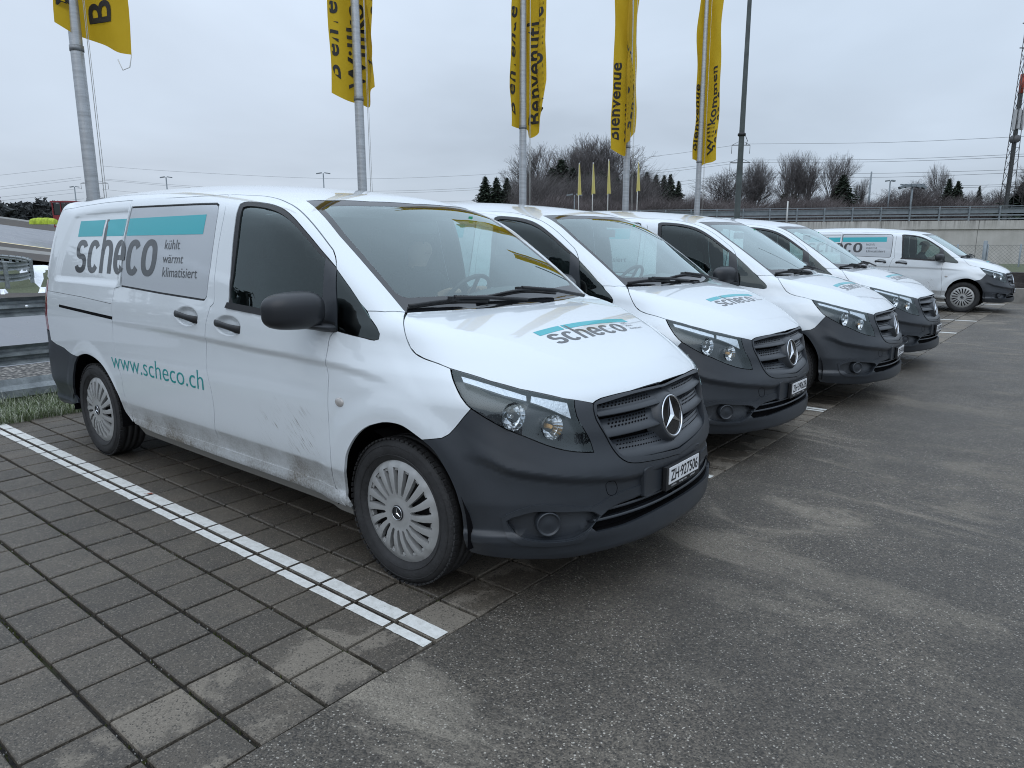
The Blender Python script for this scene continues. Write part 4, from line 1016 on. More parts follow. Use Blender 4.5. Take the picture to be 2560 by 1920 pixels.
def interior(van):
    b=MB(); b.box((-1.78,0,.92),(.03,1.70,.9)); b.box((-1.78,0,1.52),(.03,1.48,.34)); b.obj('bulkhead',M['lining'],van)
    b=MB(); b.box((-.9,0,.50),(1.7,1.66,.04)); b.obj('cabin_floor',M['seat'],van)
    # dashboard
    b=MB(); pr=((-.18,1.15),(-.30,1.20),(-.45,1.215),(-.58,1.20),(-.66,1.13),(-.68,.95),(-.62,.72),(-.2,.6))
    ys=np.linspace(-.80,.80,17); V=[];F=[]
    for y in ys:
        hump=.045*math.exp(-((y-.40)/.22)**2)
        for x,z in pr: V.append((x,y,z+(hump if z>1.1 else 0)))
    m=len(pr)
    for i in range(16):
        for j in range(m-1): F.append((i*m+j,(i+1)*m+j,(i+1)*m+j+1,i*m+j+1))
    b.add(V,F,True); b.obj('dashboard',M['dash'],van)
    # steering wheel
    b=MB(); c=np.array([-.80,.40,1.165]); n=np.array([-.80,0,.60]); n/=np.linalg.norm(n); e1=np.array([0,1.,0]); e2=np.cross(n,e1)
    L=[c+(e1*math.cos(t)+e2*math.sin(t))*.187 for t in np.linspace(0,2*math.pi,33)]
    b.tube([tuple(p) for p in L],.014,8,False)
    for t in (0,math.pi,-math.pi/2): b.tube([tuple(c-n*.02),tuple(c+(e1*math.cos(t)+e2*math.sin(t))*.185)],.013,6)
    b.lathe([(0,0),(.05,0)],'z',12,tuple(c)); b.tube([tuple(c-n*.02),tuple(c-n*.3)],.03,8)
    b.obj('steering_wheel',M['black'],van)
    for y in (-.43,.43):
        b=MB(); 
        b.box((-1.20,y,.78),(.50,.50,.16)); b.box((-1.45,y,1.10),(.14,.48,.66),Matrix.Rotation(R(-12),3,'Y'))
        o=b.obj('seat',M['seat'],van); bv=o.modifiers.new('b','BEVEL'); bv.width=.05; bv.segments=3
        b=MB(); b.box((-1.545,y,1.51),(.09,.27,.19),Matrix.Rotation(R(-10),3,'Y')); b.tube([(-1.52,y-.06,1.3),(-1.54,y-.06,1.45)],.008,6); b.tube([(-1.52,y+.06,1.3),(-1.54,y+.06,1.45)],.008,6)
        h=b.obj('headrest',M['seat'],o); bv=h.modifiers.new('b','BEVEL'); bv.width=.03; bv.segments=3
    b=MB(); b.box((-.775,.0,1.60),(.03,.22,.065)); o=b.obj('rear_view_mirror',M['black'],van)
    b=MB(); b.box((-.735,.38,1.655),(.004,.032,.040)); b.obj('vignette_sticker',M['green'],van)
    for y in (-.40,.40):
        b=MB(); b.box((-.98,y,1.685),(.20,.42,.02),Matrix.Rotation(R(14),3,'Y')); b.obj('sun_visor',M['lining'],van)
    b=MB()
    for s in (-1,1): b.tube([(-1.62,s*.79,1.66),(-1.64,s*.83,1.2),(-1.60,s*.84,.6)],.028,6)
    b.obj('belt_pillars',M['lining'],van)
def side3(sgn): return lambda x,z:(x,-.95*sgn,z)
def graphics(van,hood):
    for sgn in (1,-1):
        # lettering reads front-to-back the same way on both flanks; on the left side it is laid out from the front
        def X(x): return x if sgn==1 else -5.098-x+.0
        d=(0,-sgn,.05); to=side3(sgn)
        f=bodyP
        def bars(x0,x1): return tri_region([[(x0,1.570),(x1,1.570),(x1,1.6815),(x0,1.6815)]],.03,.04)
        if sgn==1:
            b1=[bars(-3.448,-3.030),bars(-2.985,-2.690)]; b2=[bars(-2.632,-1.655)]
        else:
            b1=[bars(-3.443,-2.690)]; b2=[bars(-2.632,-2.113),bars(-2.068,-1.655)]
        project_sheet('logo_bar',[ (p,t) for p,t in b1 ],to,d,M['teal'],van,.0012)
        project_sheet('logo_bar',b2,to,d,M['teal'],van,-.0026)
        G,wd=glyph_scheco(.06,.10)
        x0,x1=(-3.440,-2.162) if sgn==1 else (-2.09,-3.37); sx=(x1-x0)/wd; sz=.222
        W3=[]
        for P,Tt in G: W3.append(([(x0+p[0]*sx,1.320+p[1]*sz*(1 if p[1]<1.1 else 1)) for p in P],Tt))
        # stem of the h continues through the bar
        onf=[w for w in W3 if (np.mean([q[0] for q in w[0]])>-2.64)==True and sgn==1]; rest=[w for w in W3 if not any(w is o_ for o_ in onf)]
        project_sheet('logo_word',rest,to,d,M['ink'],van,.0014)
        if onf: project_sheet('logo_word',onf,to,d,M['ink'],van,-.0020)
        if sgn==1: S=(('k\u00fchlt',-2.084,-1.900,1.4845,1.541),('w\u00e4rmt',-2.083,-1.838,1.4030,1.452),('klimatisiert',-2.068,-1.655,1.3215,1.378))
        else: S=(('k\u00fchlt',-3.448,-3.632,1.4845,1.541),('w\u00e4rmt',-3.448,-3.66,1.4030,1.452),('klimatisiert',-3.44,-3.68,1.3215,1.378))
        sl=[]
        for s,a,b_,c,e in S: sl+=fit_text(s,a,b_,c,e)
        project_sheet('slogan',sl,to,d,M['ink'],van,-.0020 if sgn==1 else .0016)
        u=fit_text('www.scheco.ch',-2.797,-1.577,.692,.803,bold=-.006) if sgn==1 else fit_text('www.scheco.ch',-1.577,-2.797,.692,.803,bold=-.006)
        project_sheet('web_address',u,to,d,M['teald'],van,.0012)
    # hood: reads from the front
    to=lambda y,x:(x,y,1.1)
    d=(.3,0,.95)
    br=lambda y0,y1:tri_region([[(y0,.3215),(y1,.306 if abs(y1)<.3 else .3215),(y1,.346 if abs(y1)<.3 else .3665),(y0,.3665)]],.03,.05)
    # bar follows x = .303 at the centre to .3215 at the ends
    def bar(y0,y1):
        ys=np.linspace(y0,y1,12); top=[(y,.302+.020*(abs(y)/.4)**2) for y in ys]; bot=[(y,.345+.022*(abs(y)/.4)**2) for y in ys[::-1]]
        return tri_region([top+bot],.03,.05)
    o=project_sheet('hood_logo_bar',[bar(-.377,-.165),bar(-.148,.412)],to,d,M['teal'],hood,.0010)
    G,wd=glyph_scheco(.08,.12); W3=[]
    y0,y1=-.355,.285; sx=(y1-y0)/wd
    for P,Tt in G: W3.append(([(y0+p[0]*sx,.461-p[1]*.0905) for p in P],Tt))
    project_sheet('hood_logo_word',W3,to,d,M['ink'],hood,.0012)
    sl=[]
    for s,a,b_,c,e in (('k\u00fchlt',.318,.372,.385,.366),('w\u00e4rmt',.318,.385,.417,.399),('klimatisiert',.318,.44,.450,.431)): sl+=[([(p[0],c-(p[1]-c)) if False else (p[0],p[1]) for p in P],t) for P,t in fit_text(s,a,b_,c,e)]
    project_sheet('hood_slogan',sl,to,d,M['ink'],hood,.0012)

def copy_tree(o,parent=None):
    c=o.copy(); COL.objects.link(c); c.parent=parent
    for ch in o.children: copy_tree(ch,c)
    return c
M['qglass']=glass('quarter_glass',(.04,.055,.055),1.1,1.52)
van1=build_van()
VANS=[((-.2408,1.1906),.0042,'white panel van nearest the camera, number plate ZH 927506, mud on its doors','ZH\u00b7927506'),
 ((-.4461,3.5452),-.0137,'white panel van second in the row, number plate ZH 390628','ZH\u00b7390628'),
 ((-.2399,5.9747),.0299,'white panel van third in the row, nosing out between two others','ZH\u00b7574106'),
 ((-.2758,8.4682),-.0029,'white panel van fourth in the row, last before the empty bays','ZH\u00b7681204'),
 ((-.1674,17.936),.0123,'white panel van standing apart beyond the empty bays, driver at the wheel','ZH\u00b7836110')]
vans=[van1]+[copy_tree(van1) for _ in range(4)]
for v,((x,y),a,lab,num) in zip(vans,VANS):
    v.location=(x,y,0); v.rotation_euler=(0,0,a); tag(v,lab,'van','company vans parked in a row'); make_plate(v,num)
TEST=globals().get('TEST',False)
# ------------------------------------------------------------------ ground
A_,B_=.24914,.25434
def edge_x(y): return .235+.0105*y
def paver_mesh(lx,ly,h=.06,bev=.004):
    x,y=lx/2,ly/2; V=[(-x,-y,-h),(x,-y,-h),(x,y,-h),(-x,y,-h),(-x,-y,-bev),(x,-y,-bev),(x,y,-bev),(-x,y,-bev),(-x+bev,-y+bev,0),(x-bev,-y+bev,0),(x-bev,y-bev,0),(-x+bev,y-bev,0)]
    F=[(0,1,5,4),(1,2,6,5),(2,3,7,6),(3,0,4,7),(4,5,9,8),(5,6,10,9),(6,7,11,10),(7,4,8,11),(8,9,10,11)]
    return V,F
def paver_mat():
    m,nt,b=newmat('concrete_paver'); k=NB(m); p=k.pos(); x,y,z=k.sep(p)
    oi=k.N.new('ShaderNodeObjectInfo').outputs['Random']; isl=k.N.new('ShaderNodeNewGeometry').outputs['Random Per Island']
    rn=k.math('FRACT',k.math('ADD',oi,isl))
    base=k.mix(rn,(.066,.055,.042),(.116,.097,.074))
    mott=k.noise(p,5.5,5,.6); base=k.mix(k.mr(mott,.35,.7,0,.55),base,(.044,.040,.034))
    warm=k.noise(p,3.0,3,.5); base=k.mix(k.mr(warm,.55,.75,0,.35),base,(.13,.10,.075))
    # drier, paler concrete near the lane, differing from slab to slab
    dry=k.noise(k.mapv(p,(1.0,1.0,1.0),(0,0,.5),(3.1,.4,0)),2.6,5,.6,.2)
    rn2=k.math('FRACT',k.math('MULTIPLY',rn,7.31))
    dry=k.mr(k.math('ADD',k.math('ADD',dry,k.mr(x,-1.1,.25,-.24,.045)),k.math('MULTIPLY',rn2,.07)),.53,.585,0,1,True)
    base=k.mix(k.math('MULTIPLY',dry,.62),base,(.235,.205,.165))
    g1=k.vor(p,190,'F1','Color'); g1=k.sep(g1)[0]; g2=k.noise(p,210,3,.75)
    base=k.mix(k.mr(g1,.80,1.0,0,.55),base,(.27,.235,.19)); base=k.mix(k.mr(g1,.22,.0,0,.75),base,(.012,.012,.011)); gr=g2
    base=k.mix(k.mr(g2,.55,.72,0,.5),base,(.20,.18,.155)); base=k.mix(k.mr(g2,.45,.30,0,.5),base,(.016,.015,.014))
    k.L.new(base,b.inputs['Base Color'])
    k.L.new(k.math('ADD',k.mr(dry,0,1,.52,.8),k.math('MULTIPLY',mott,.1)),b.inputs['Roughness'])
    k.L.new(k.bump(gr,.7,.004),b.inputs['Normal'])
    return m
M['paver']=paver_mat()
def joint_mat():
    m,nt,b=newmat('joint_soil'); k=NB(m); p=k.pos()
    n=k.noise(p,30,5,.65); moss=k.noise(p,1.6,3,.5)
    c=k.mix(k.mr(n,.4,.7),(.006,.005,.004),(.026,.022,.016)); c=k.mix(k.mr(moss,.50,.62,0,.6),c,(.040,.046,.010))
    st=k.vor(p,110); c=k.mix(k.mr(st,.14,.08,0,.35),c,(.3,.29,.27))
    k.L.new(c,b.inputs['Base Color']); b.inputs['Roughness'].default_value=.9; k.L.new(k.bump(n,.8,.01),b.inputs['Normal']); return m
pav=MB(); pav.add([(-5.05,-6,-.021),(.6,-6,-.021),(.75,22,-.021),(-5.05,22,-.021)],[(0,1,2,3)])
paving=tag(pav.obj('parking_pavement',joint_mat()),kind='structure')
LX,LY=B_-.0150,A_-.0175
cells=[]
for j in range(-1,20):
    for i in range(-16,86):
        yc=(i+.5)*A_+.006
        if j>=0: xc=-(j+.5)*B_; lx=LX
        else:
            xe=edge_x(yc); xc=xe/2+.002; lx=xe-.015
        cells.append((i,j,xc,yc,lx))
def vis(x,y,m=60):
    d=np.array([x,y,0])-CAM; w=d@fwd
    if w<.3: return False
    u=1280+FPX*(d@RGT)/w; v=960-FPX*(d@UPV)/w
    return -m<u<2560+m and 0<v<1920+m
cells.sort(key=lambda c:(0 if vis(c[2],c[3]) else 1,(c[2]-CAM[0])**2+(c[3]-CAM[1])**2))
pm={}
def pmesh(lx):
    key=round(lx,3)
    if key not in pm:
        V,F=paver_mesh(key,LY); b=MB(); b.add(V,F); pm[key]=b.mesh('paver',M['paver'])
    return pm[key]
field=MB()
for n,(i,j,xc,yc,lx) in enumerate(cells):
    dz=-rnd.random()*.0025; tx,ty=rnd.gauss(0,.0035),rnd.gauss(0,.0035); rz=rnd.gauss(0,.004); dx,dy=rnd.gauss(0,.0008),rnd.gauss(0,.0008)
    if n<300:
        o=link('paver',pmesh(lx),None,paving,(xc+dx,yc+dy,dz)); o.rotation_euler=(tx,ty,rz)
    else:
        V,F=paver_mesh(lx,LY); Rm=Matrix.Rotation(rz,3,'Z')@Matrix.Rotation(tx,3,'X'); V=[Rm@Vector(v)+Vector((xc+dx,yc+dy,dz)) for v in V]; field.add([(v.x,v.y,v.z) for v in V],F)
tag(field.obj('paver_field',M['paver'],paving),kind='stuff')
# painted bay lines: two strips either side of the joint, interrupted by every cross joint
def linepaint():
    m,nt,b=newmat('white_road_paint'); k=NB(m); p=k.pos()
    n=k.noise(p,24,5,.7); f=k.noise(p,160,3,.6)
    c=k.mix(k.mr(n,.40,.66,0,.45),(.70,.70,.67),(.38,.37,.33)); c=k.mix(k.mr(f,.63,.74,0,.8),c,(.16,.15,.14))
    k.L.new(c,b.inputs['Base Color']); b.inputs['Roughness'].default_value=.6; k.L.new(k.bump(f,.3,.003),b.inputs['Normal']); return m
M['linepaint']=linepaint()
rl=random.Random(3)
for kk in range(0,9):
    b=MB(); yc=kk*10*A_+.006
    for j in range(-1,20):
        x1=(-j*B_-.0085) if j>=0 else edge_x(yc)-.008
        x0=-(j+1)*B_+.0085 if j>=0 else .0085
        for (ya,yb) in ((yc-.058,yc-.0115),(yc+.0115,yc+.080)):
            nseg=8; 
            V=[]
            for q in range(nseg+1):
                x=x0+(x1-x0)*q/nseg
                V.append((x,ya+(rl.gauss(0,.0012) if ya<yc-.02 else 0),.0022)); V.append((x,yb+(rl.gauss(0,.0012) if yb>yc+.02 else 0),.0022))
            b.add(V,[(2*q,2*q+2,2*q+3,2*q+1) for q in range(nseg)])
    tag(b.obj('painted_line',M['linepaint']),kind='structure')
def asphalt_mat():
    m,nt,b=newmat('asphalt'); k=NB(m); p=k.pos(); x,y,z=k.sep(p)
    # aggregate of several sizes
    v=k.N.new('ShaderNodeTexVoronoi'); k.put(v.inputs['Vector'],p); v.inputs['Scale'].default_value=120
    h=k.sep(v.outputs['Color'])[0]; dist=v.outputs['Distance']
    v2=k.N.new('ShaderNodeTexVoronoi'); k.put(v2.inputs['Vector'],p); v2.inputs['Scale'].default_value=210; h2=k.sep(v2.outputs['Color'])[1]; h3=k.sep(v2.outputs['Color'])[0]
    c=k.mix(h,(.040,.035,.028),(.138,.118,.094))
    c=k.mix(k.mr(h2,.70,1,0,.7),c,(.22,.19,.15)); c=k.mix(k.mr(h3,.30,0,0,.8),c,(.014,.014,.014))
    stone=k.math('MULTIPLY',k.mr(h,.965,.975),k.mr(dist,.50,.30)); c=k.mix(stone,c,(.46,.43,.38))
    c=k.mix(k.mr(h2,.972,.98),c,(.40,.37,.32))
    w=k.noise(k.mapv(p,(.8,1.9,1),(0,0,R(-10)),(0,0,0)),1.15,7,.68,.9)
    w2=k.noise(p,.42,3,.5)
    dry=k.math('MULTIPLY',k.math('MULTIPLY',k.mr(w,.49,.62,0,1,True),k.mr(w2,.38,.60,.15,1)),k.mr(x,5.0,1.3,.10,1))
    bl=k.noise(p,1.4,5,.62); c=k.mix(k.mr(bl,.42,.64,.40,0),c,(.030,.027,.023))
    c=k.mix(k.math('MULTIPLY',dry,k.mr(h3,0,1,.35,1.0)),c,(.27,.24,.195))
    k.L.new(c,b.inputs['Base Color'])
    rg=k.math('ADD',k.mr(dry,0,1,.54,.88),k.math('MULTIPLY',k.noise(p,1.3,3),.18)); k.L.new(rg,b.inputs['Roughness']); b.inputs['Specular IOR Level'].default_value=.5
    hh=k.math('SUBTRACT',k.math('MULTIPLY',h,.5),k.math('MULTIPLY',dist,.9))
    k.L.new(k.bump(hh,.75,.006),b.inputs['Normal']); return m
M['asphalt']=asphalt_mat()
b=MB(); V=[];F=[]; rl=random.Random(5)
n=260
for q in range(n+1):
    y=-8+30*q/n; V.append((edge_x(y)+.004+abs(rl.gauss(0,.0035)),y,.0)); V.append((60,y,.0))
for q in range(n): F.append((2*q,2*q+1,2*q+3,2*q+2))
b.add(V,F); b.add([(-40,-60,-.002),(60,-60,-.002),(60,-8,-.0),(edge_x(-8)+.004,-8,0),(-5.1,-8,-.002),(-40,-8,-.002)],[(0,1,2,3,4,5)])
b.add([(-40,21.9,-.012),(60,21.9,-.012),(60,60,-.012),(-40,60,-.012)],[(0,1,2,3)]) if False else None
tag(b.obj('asphalt_lane',M['asphalt']),kind='structure')
# far ground
def far_ground():
    m,nt,b=newmat('winter_grass_ground'); k=NB(m); p=k.pos()
    n=k.noise(p,.35,5,.6); f=k.noise(p,6,4,.7)
    c=k.mix(n,(.050,.062,.030),(.105,.095,.060)); c=k.mix(k.mr(f,.4,.7,0,.5),c,(.03,.035,.02)); k.L.new(c,b.inputs['Base Color']); b.inputs['Roughness'].default_value=.95; return m
M['ground']=far_ground()
b=MB(); b.add([(-900,-900,-.05),(900,-900,-.05),(900,1200,-.05),(-900,1200,-.05)],[(0,1,2,3)]); tag(b.obj('ground',M['ground']),kind='structure')
def at(u,v,D):
    d=fwd+RGT*((u-1280)/FPX)-UPV*((v-960)/FPX); return CAM+d*D/math.hypot(d[0],d[1])
def gnd(u,v,z=0):
    d=fwd+RGT*((u-1280)/FPX)-UPV*((v-960)/FPX); return CAM+d*(z-CAM[2])/d[2]

# ------------------------------------------------------------------ behind the bays: grass verge, crash barrier, gravel, wet test track
def grad_ground(name,rows,mat,kind='structure'):
    """rows: list of polylines with equal counts, far to near"""
    b=MB(); n=len(rows[0]); V=[tuple(p) for r in rows for p in r]; F=[]
    for a in range(len(rows)-1):
        for i in range(n-1): F.append((a*n+i,(a+1)*n+i,(a+1)*n+i+1,a*n+i+1))
    b.add(V,F,True); return tag(b.obj(name,mat),kind=kind)
M['gravel']=simple('gravel_bed',(.17,.16,.15),.9)
def gravel_mat():
    m,nt,b=newmat('pebble_gravel'); k=NB(m); p=k.pos(); v=k.N.new('ShaderNodeTexVoronoi'); k.put(v.inputs['Vector'],p); v.inputs['Scale'].default_value=22
    h=k.sep(v.outputs['Color'])[0]; c=k.mix(h,(.06,.055,.05),(.42,.39,.35)); c=k.mix(k.mr(v.outputs['Distance'],.3,.6,0,.8),c,(.02,.02,.02)); k.L.new(c,b.inputs['Base Color']); b.inputs['Roughness'].default_value=.85
    k.L.new(k.bump(k.math('SUBTRACT',1.0,v.outputs['Distance']),1,.03),b.inputs['Normal']); return m
M['gravel']=gravel_mat()
def track_mat(name,c0,c1,rough):
    m,nt,b=newmat(name); k=NB(m); p=k.pos(); n=k.noise(k.mapv(p,(.15,.9,1)),1.0,6,.65); s=k.noise(k.mapv(p,(.05,2.2,1),(0,0,.08)),1.0,4,.6)
    c=k.mix(k.mr(n,.35,.68),c0,c1); c=k.mix(k.mr(s,.60,.70,0,.6),c,tuple(x*.45 for x in c0)); k.L.new(c,b.inputs['Base Color']); k.L.new(k.mr(n,.3,.7,rough,rough+.25),b.inputs['Roughness']); return m
M['track']=track_mat('wet_track_asphalt',(.095,.10,.115),(.165,.17,.19),.22)
M['dirt']=track_mat('brown_dirt_bank',(.045,.038,.032),(.085,.072,.060),.8)
M['paledirt']=track_mat('pale_track_edge',(.17,.165,.155),(.25,.24,.215),.6)
def verge_mat():
    m,nt,b=newmat('frosty_grass_soil'); k=NB(m); p=k.pos(); n=k.noise(p,1.1,5,.6); f=k.noise(p,22,4,.7)
    c=k.mix(n,(.035,.055,.018),(.10,.11,.055)); c=k.mix(k.mr(f,.45,.7,0,.6),c,(.17,.175,.12)); k.L.new(c,b.inputs['Base Color']); b.inputs['Roughness'].default_value=.95; k.L.new(k.bump(f,.8,.04),b.inputs['Normal']); return m
M['verge']=verge_mat()
def xs(y,x): return (x+.0105*y)
def strip(name,x0,x1,z,mat,ys=(-30,0,20,45)):
    b=MB(); V=[];F=[]
    for y in ys: V+=[(x0,y,z),(x1,y,z)]
    for i in range(len(ys)-1): F.append((2*i,2*i+1,2*i+3,2*i+2))
    b.add(V,F); return tag(b.obj(name,mat),kind='structure')
strip('grass_verge',-6.6,-5.04,-.012,M['verge'])
strip('gravel_bed',-8.6,-6.6,-.020,M['gravel'])
strip('wet_track',-25.5,-8.6,-.016,M['track'],(-60,0,20,60,120))
# rising ground on the far left, laid in bands that run away from the camera
def band(name,vs,Ds,mat):
    us=(-500,-200,0,140,400,800,1250,1500); rows=[]
    for (vf,Df) in zip(vs,Ds):
        r=[]
        for u in us:
            v=vf+ (u/140.)*19*(vf-500)/60 if False else vf
            r.append(u)
        rows.append(r)
    return rows
def slope_row(v0,v140,D,us=(-600,-300,0,140,330,600,900,1300)):
    r=[]
    for u in us:
        t=min(u,330)/140; v=v0+(v140-v0)*t
        if u>330: v=v0+(v140-v0)*330/140+(u-330)*.012
        r.append(at(u,v,D))
    return r
Zf=lambda row,z:[np.array([p[0],p[1],z]) for p in row]
R_a=[gnd(u,742) for u in (-600,-300,0,140,330,600,900,1300)]; R_b=[gnd(u,730) for u in (-600,-300,0,140,330,600,900,1300)]
rowD=lambda v0,v1,D:slope_row(v0,v1,D)
r_dirt0=[gnd(u,744,-.012) for u in (-600,-300,0,140,330,600,900,1300)]
r_g0=[gnd(u,732,-.008) for u in (-600,-300,0,140,330,600,900,1300)]
r_g1=[gnd(u,655+.02*max(0,min(u,400)),.0) for u in (-600,-300,0,140,330,600,900,1300)]
r_d1=rowD(641,657,62); r_l1=rowD(624,640,72); r_l0=rowD(616,632,76); r_t1=rowD(606,625,82); r_t2=rowD(561,579,128); r_u=rowD(545,564,150); r_top=rowD(541,560,156); r_back=[p+np.array([-260,170,-6.]) for p in r_top]
grad_ground('dirt_strip',[r_g0,r_dirt0],M['dirt']); 
grad_ground('grass_island',[r_g1,r_g0],M['verge'])
grad_ground('dirt_shoulder',[r_d1,r_g1],M['dirt'])
grad_ground('dirt_bank_low',[r_l1,r_d1],M['dirt']); grad_ground('track_apron',[r_l0,r_l1],M['paledirt']); grad_ground('dirt_gutter',[r_t1,r_l0],M['dirt'])
grad_ground('upper_track',[r_t2,r_t1],M['track']); grad_ground('dirt_bank_high',[r_u,r_t2],M['dirt']); grad_ground('bank_crest',[r_top,r_u],M['paledirt']); grad_ground('far_field',[r_back,r_top],M['ground'])
b=MB(); n=len(r_t1)
for a,c in zip(r_t1[1:5],r_t1[2:6]):
    d=np.array([0,0,.02]); up=(np.array(r_t2[3])-np.array(r_t1[3])); up=up/np.linalg.norm(up)*.9
    b.add([tuple(a+d),tuple(c+d),tuple(c+up+d),tuple(a+up+d)],[(0,1,2,3)])
tag(b.obj('edge_line',simple('pale_yellow_line',(.75,.62,.36),.6)),kind='structure')
# patches of snow
M['snow']=simple('old_snow',(.80,.82,.85),.7,noise=.15,nscale=2)
rs=random.Random(11)
def snow(u,v,w,h,seed):
    r=random.Random(seed); c=gnd(u,v,.02); a=gnd(u-w,v,.02); e=gnd(u,v-h,.02); ex=np.array(a)-c; ey=np.array(e)-c; n=26; V=[tuple(c+np.array([0,0,.10]))]; rad=[]
    ph=[r.random()*6.28 for _ in range(4)]
    for ring_ in (.6,1.0):
        for k in range(n):
            t=2*math.pi*k/n; q=ring_*(1+.22*math.sin(3*t+ph[0])+.16*math.sin(5*t+ph[1])+.10*math.sin(9*t+ph[2])+.06*math.sin(17*t+ph[3]))
            V.append(tuple(c+ex*q*math.cos(t)+ey*q*math.sin(t)+np.array([0,0,(.07 if ring_<1 else -.03)+(rs.gauss(0,.015) if ring_<1 else 0)])))
    F=[(0,1+k,1+(k+1)%n) for k in range(n)]+[(1+k,1+n+k,1+n+(k+1)%n,1+(k+1)%n) for k in range(n)]
    b=MB(); b.add(V,F,True); return b.obj('snow_patch',M['snow'])
for i,(u,v,w,h) in enumerate(((88,668,38,14),(110,655,25,4),(35,662,30,5),(8,731,10,2.2),(108,726,12,4),(75,680,25,5))):
    tag(snow(u,v,w,h,20+i),kind='stuff')
# ---- grass blades of the verge (frosted, uncountable)
def blades(name,x0,x1,y0,y1,n,h0,h1,mat,seed,zf=0,parent=None):
    r=random.Random(seed); V=[];F=[]
    for i in range(n):
        x=r.uniform(x0,x1); y=r.uniform(y0,y1); h=r.uniform(h0,h1)*(1.0 if r.random()>.2 else 1.5); a=r.uniform(0,6.28); ln=r.uniform(.2,1.1)*h; w=r.uniform(.0015,.0032)
        dx,dy=math.cos(a),math.sin(a); px_,py=-dy*w,dx*w; k=len(V)
        V+=[(x-px_,y-py,zf-.012),(x+px_,y+py,zf-.012),(x+dx*ln*.4+px_*.7,y+dy*ln*.4+py*.7,zf+h*.65),(x+dx*ln*.4-px_*.7,y+dy*ln*.4-py*.7,zf+h*.65),(x+dx*ln,y+dy*ln,zf+h)]
        F+=[(k,k+1,k+2,k+3),(k+3,k+2,k+4)]
    me=bpy.data.meshes.new(name); me.from_pydata(V,[],F); me.materials.append(mat); return link(name,me,None,parent)
def blade_mat():
    m,nt,b=newmat('frosted_grass_blades'); k=NB(m); r=k.N.new('ShaderNodeNewGeometry').outputs['Random Per Island']; p=k.pos(); z=k.sep(p)[2]
    c=k.mix(r,(.06,.10,.028),(.22,.25,.13)); c=k.mix(k.mr(r,.5,.9,0,.85),c,(.50,.52,.44)); k.L.new(c,b.inputs['Base Color']); b.inputs['Roughness'].default_value=.8
    return m
M['blade']=blade_mat()
tag(blades('verge_grass',-5.75,-5.02,-1.2,2.2,26000,.03,.085,M['blade'],4),kind='stuff')
tag(blades('verge_grass_tufts',-6.1,-5.6,-1.2,2.2,5000,.05,.13,M['blade'],5),kind='stuff')
# moss, weeds and pebbles in the joints of the paving
M['moss']=simple('joint_moss',(.045,.052,.012),.95,noise=.4,nscale=60)
rm=random.Random(9); V=[];F=[]; PV=[];PF=[]
def blob(V,F,x,y,z,r,h,rr):
    k=len(V); n=5; V.append((x,y,z+h))
    for q in range(n):
        t=2*math.pi*q/n+rr; V.append((x+r*math.cos(t),y+r*math.sin(t),z-.003))
    F+=[(k,k+1+q,k+1+(q+1)%n) for q in range(n)]
for i in range(-12,6):                                  # long joints
    yj=i*A_+.006
    for q in range(260):
        x=-rm.random()*3.2+.2
        dens=.5+.5*math.sin(x*3.1+i*1.7)+.4*math.sin(x*7+i)
        if rm.random()<dens*.75: blob(V,F,x,yj+rm.gauss(0,.003),-.019,rm.uniform(.003,.0065),rm.uniform(.004,.015),rm.random()*3)
for j in range(0,10):
    xj=-j*B_
    for q in range(300):
        y=-rm.random()*3.4+.5; dens=.25+.5*math.sin(y*4+j*2.1)
        if rm.random()<dens: blob(V,F,xj+rm.gauss(0,.0016),y,-.019,rm.uniform(.002,.0045),rm.uniform(.004,.014),rm.random()*3)
me=bpy.data.meshes.new('joint_moss'); me.from_pydata(V,[],F); me.materials.append(M['moss']); tag(link('joint_moss',me,None,paving),kind='stuff')
M['pebble']=simple('pebble',(.36,.35,.33),.7,noise=.3,nscale=80)
for q in range(420):
    if rm.random()<.6: x=-rm.random()*2.6+.25; y=rm.randint(-12,5)*A_+.006+rm.gauss(0,.003); z=-.010
    else: x=rm.uniform(.35,3.2); y=rm.uniform(-2.2,6); z=0
    blob(PV,PF,x,y,z,rm.uniform(.0012,.0034),rm.uniform(.002,.004),rm.random()*3)
me=bpy.data.meshes.new('pebbles'); me.from_pydata(PV,[],PF); me.materials.append(M['pebble']); tag(link('loose_pebbles',me),kind='stuff')
# a fallen leaf on the painted line
b=MB(); g0=gnd(375,1235,.006); e=np.array([.018,.010,0]); f_=np.array([-.008,.016,0]); b.add([tuple(g0-e*1.3),tuple(g0-f_*.6+np.array([0,0,.004])),tuple(g0+e*1.2+np.array([0,0,.002])),tuple(g0+f_*.7+np.array([0,0,.006]))],[(0,1,3),(1,2,3)])
b.tube([tuple(g0-e*1.3),tuple(g0-e*2.4+f_*.4)],.0008,4)
tag(b.obj('fallen_leaf',simple('dry_leaf',(.25,.07,.04),.8)),'dry reddish brown leaf lying on the white line beside the nearest van','leaf')
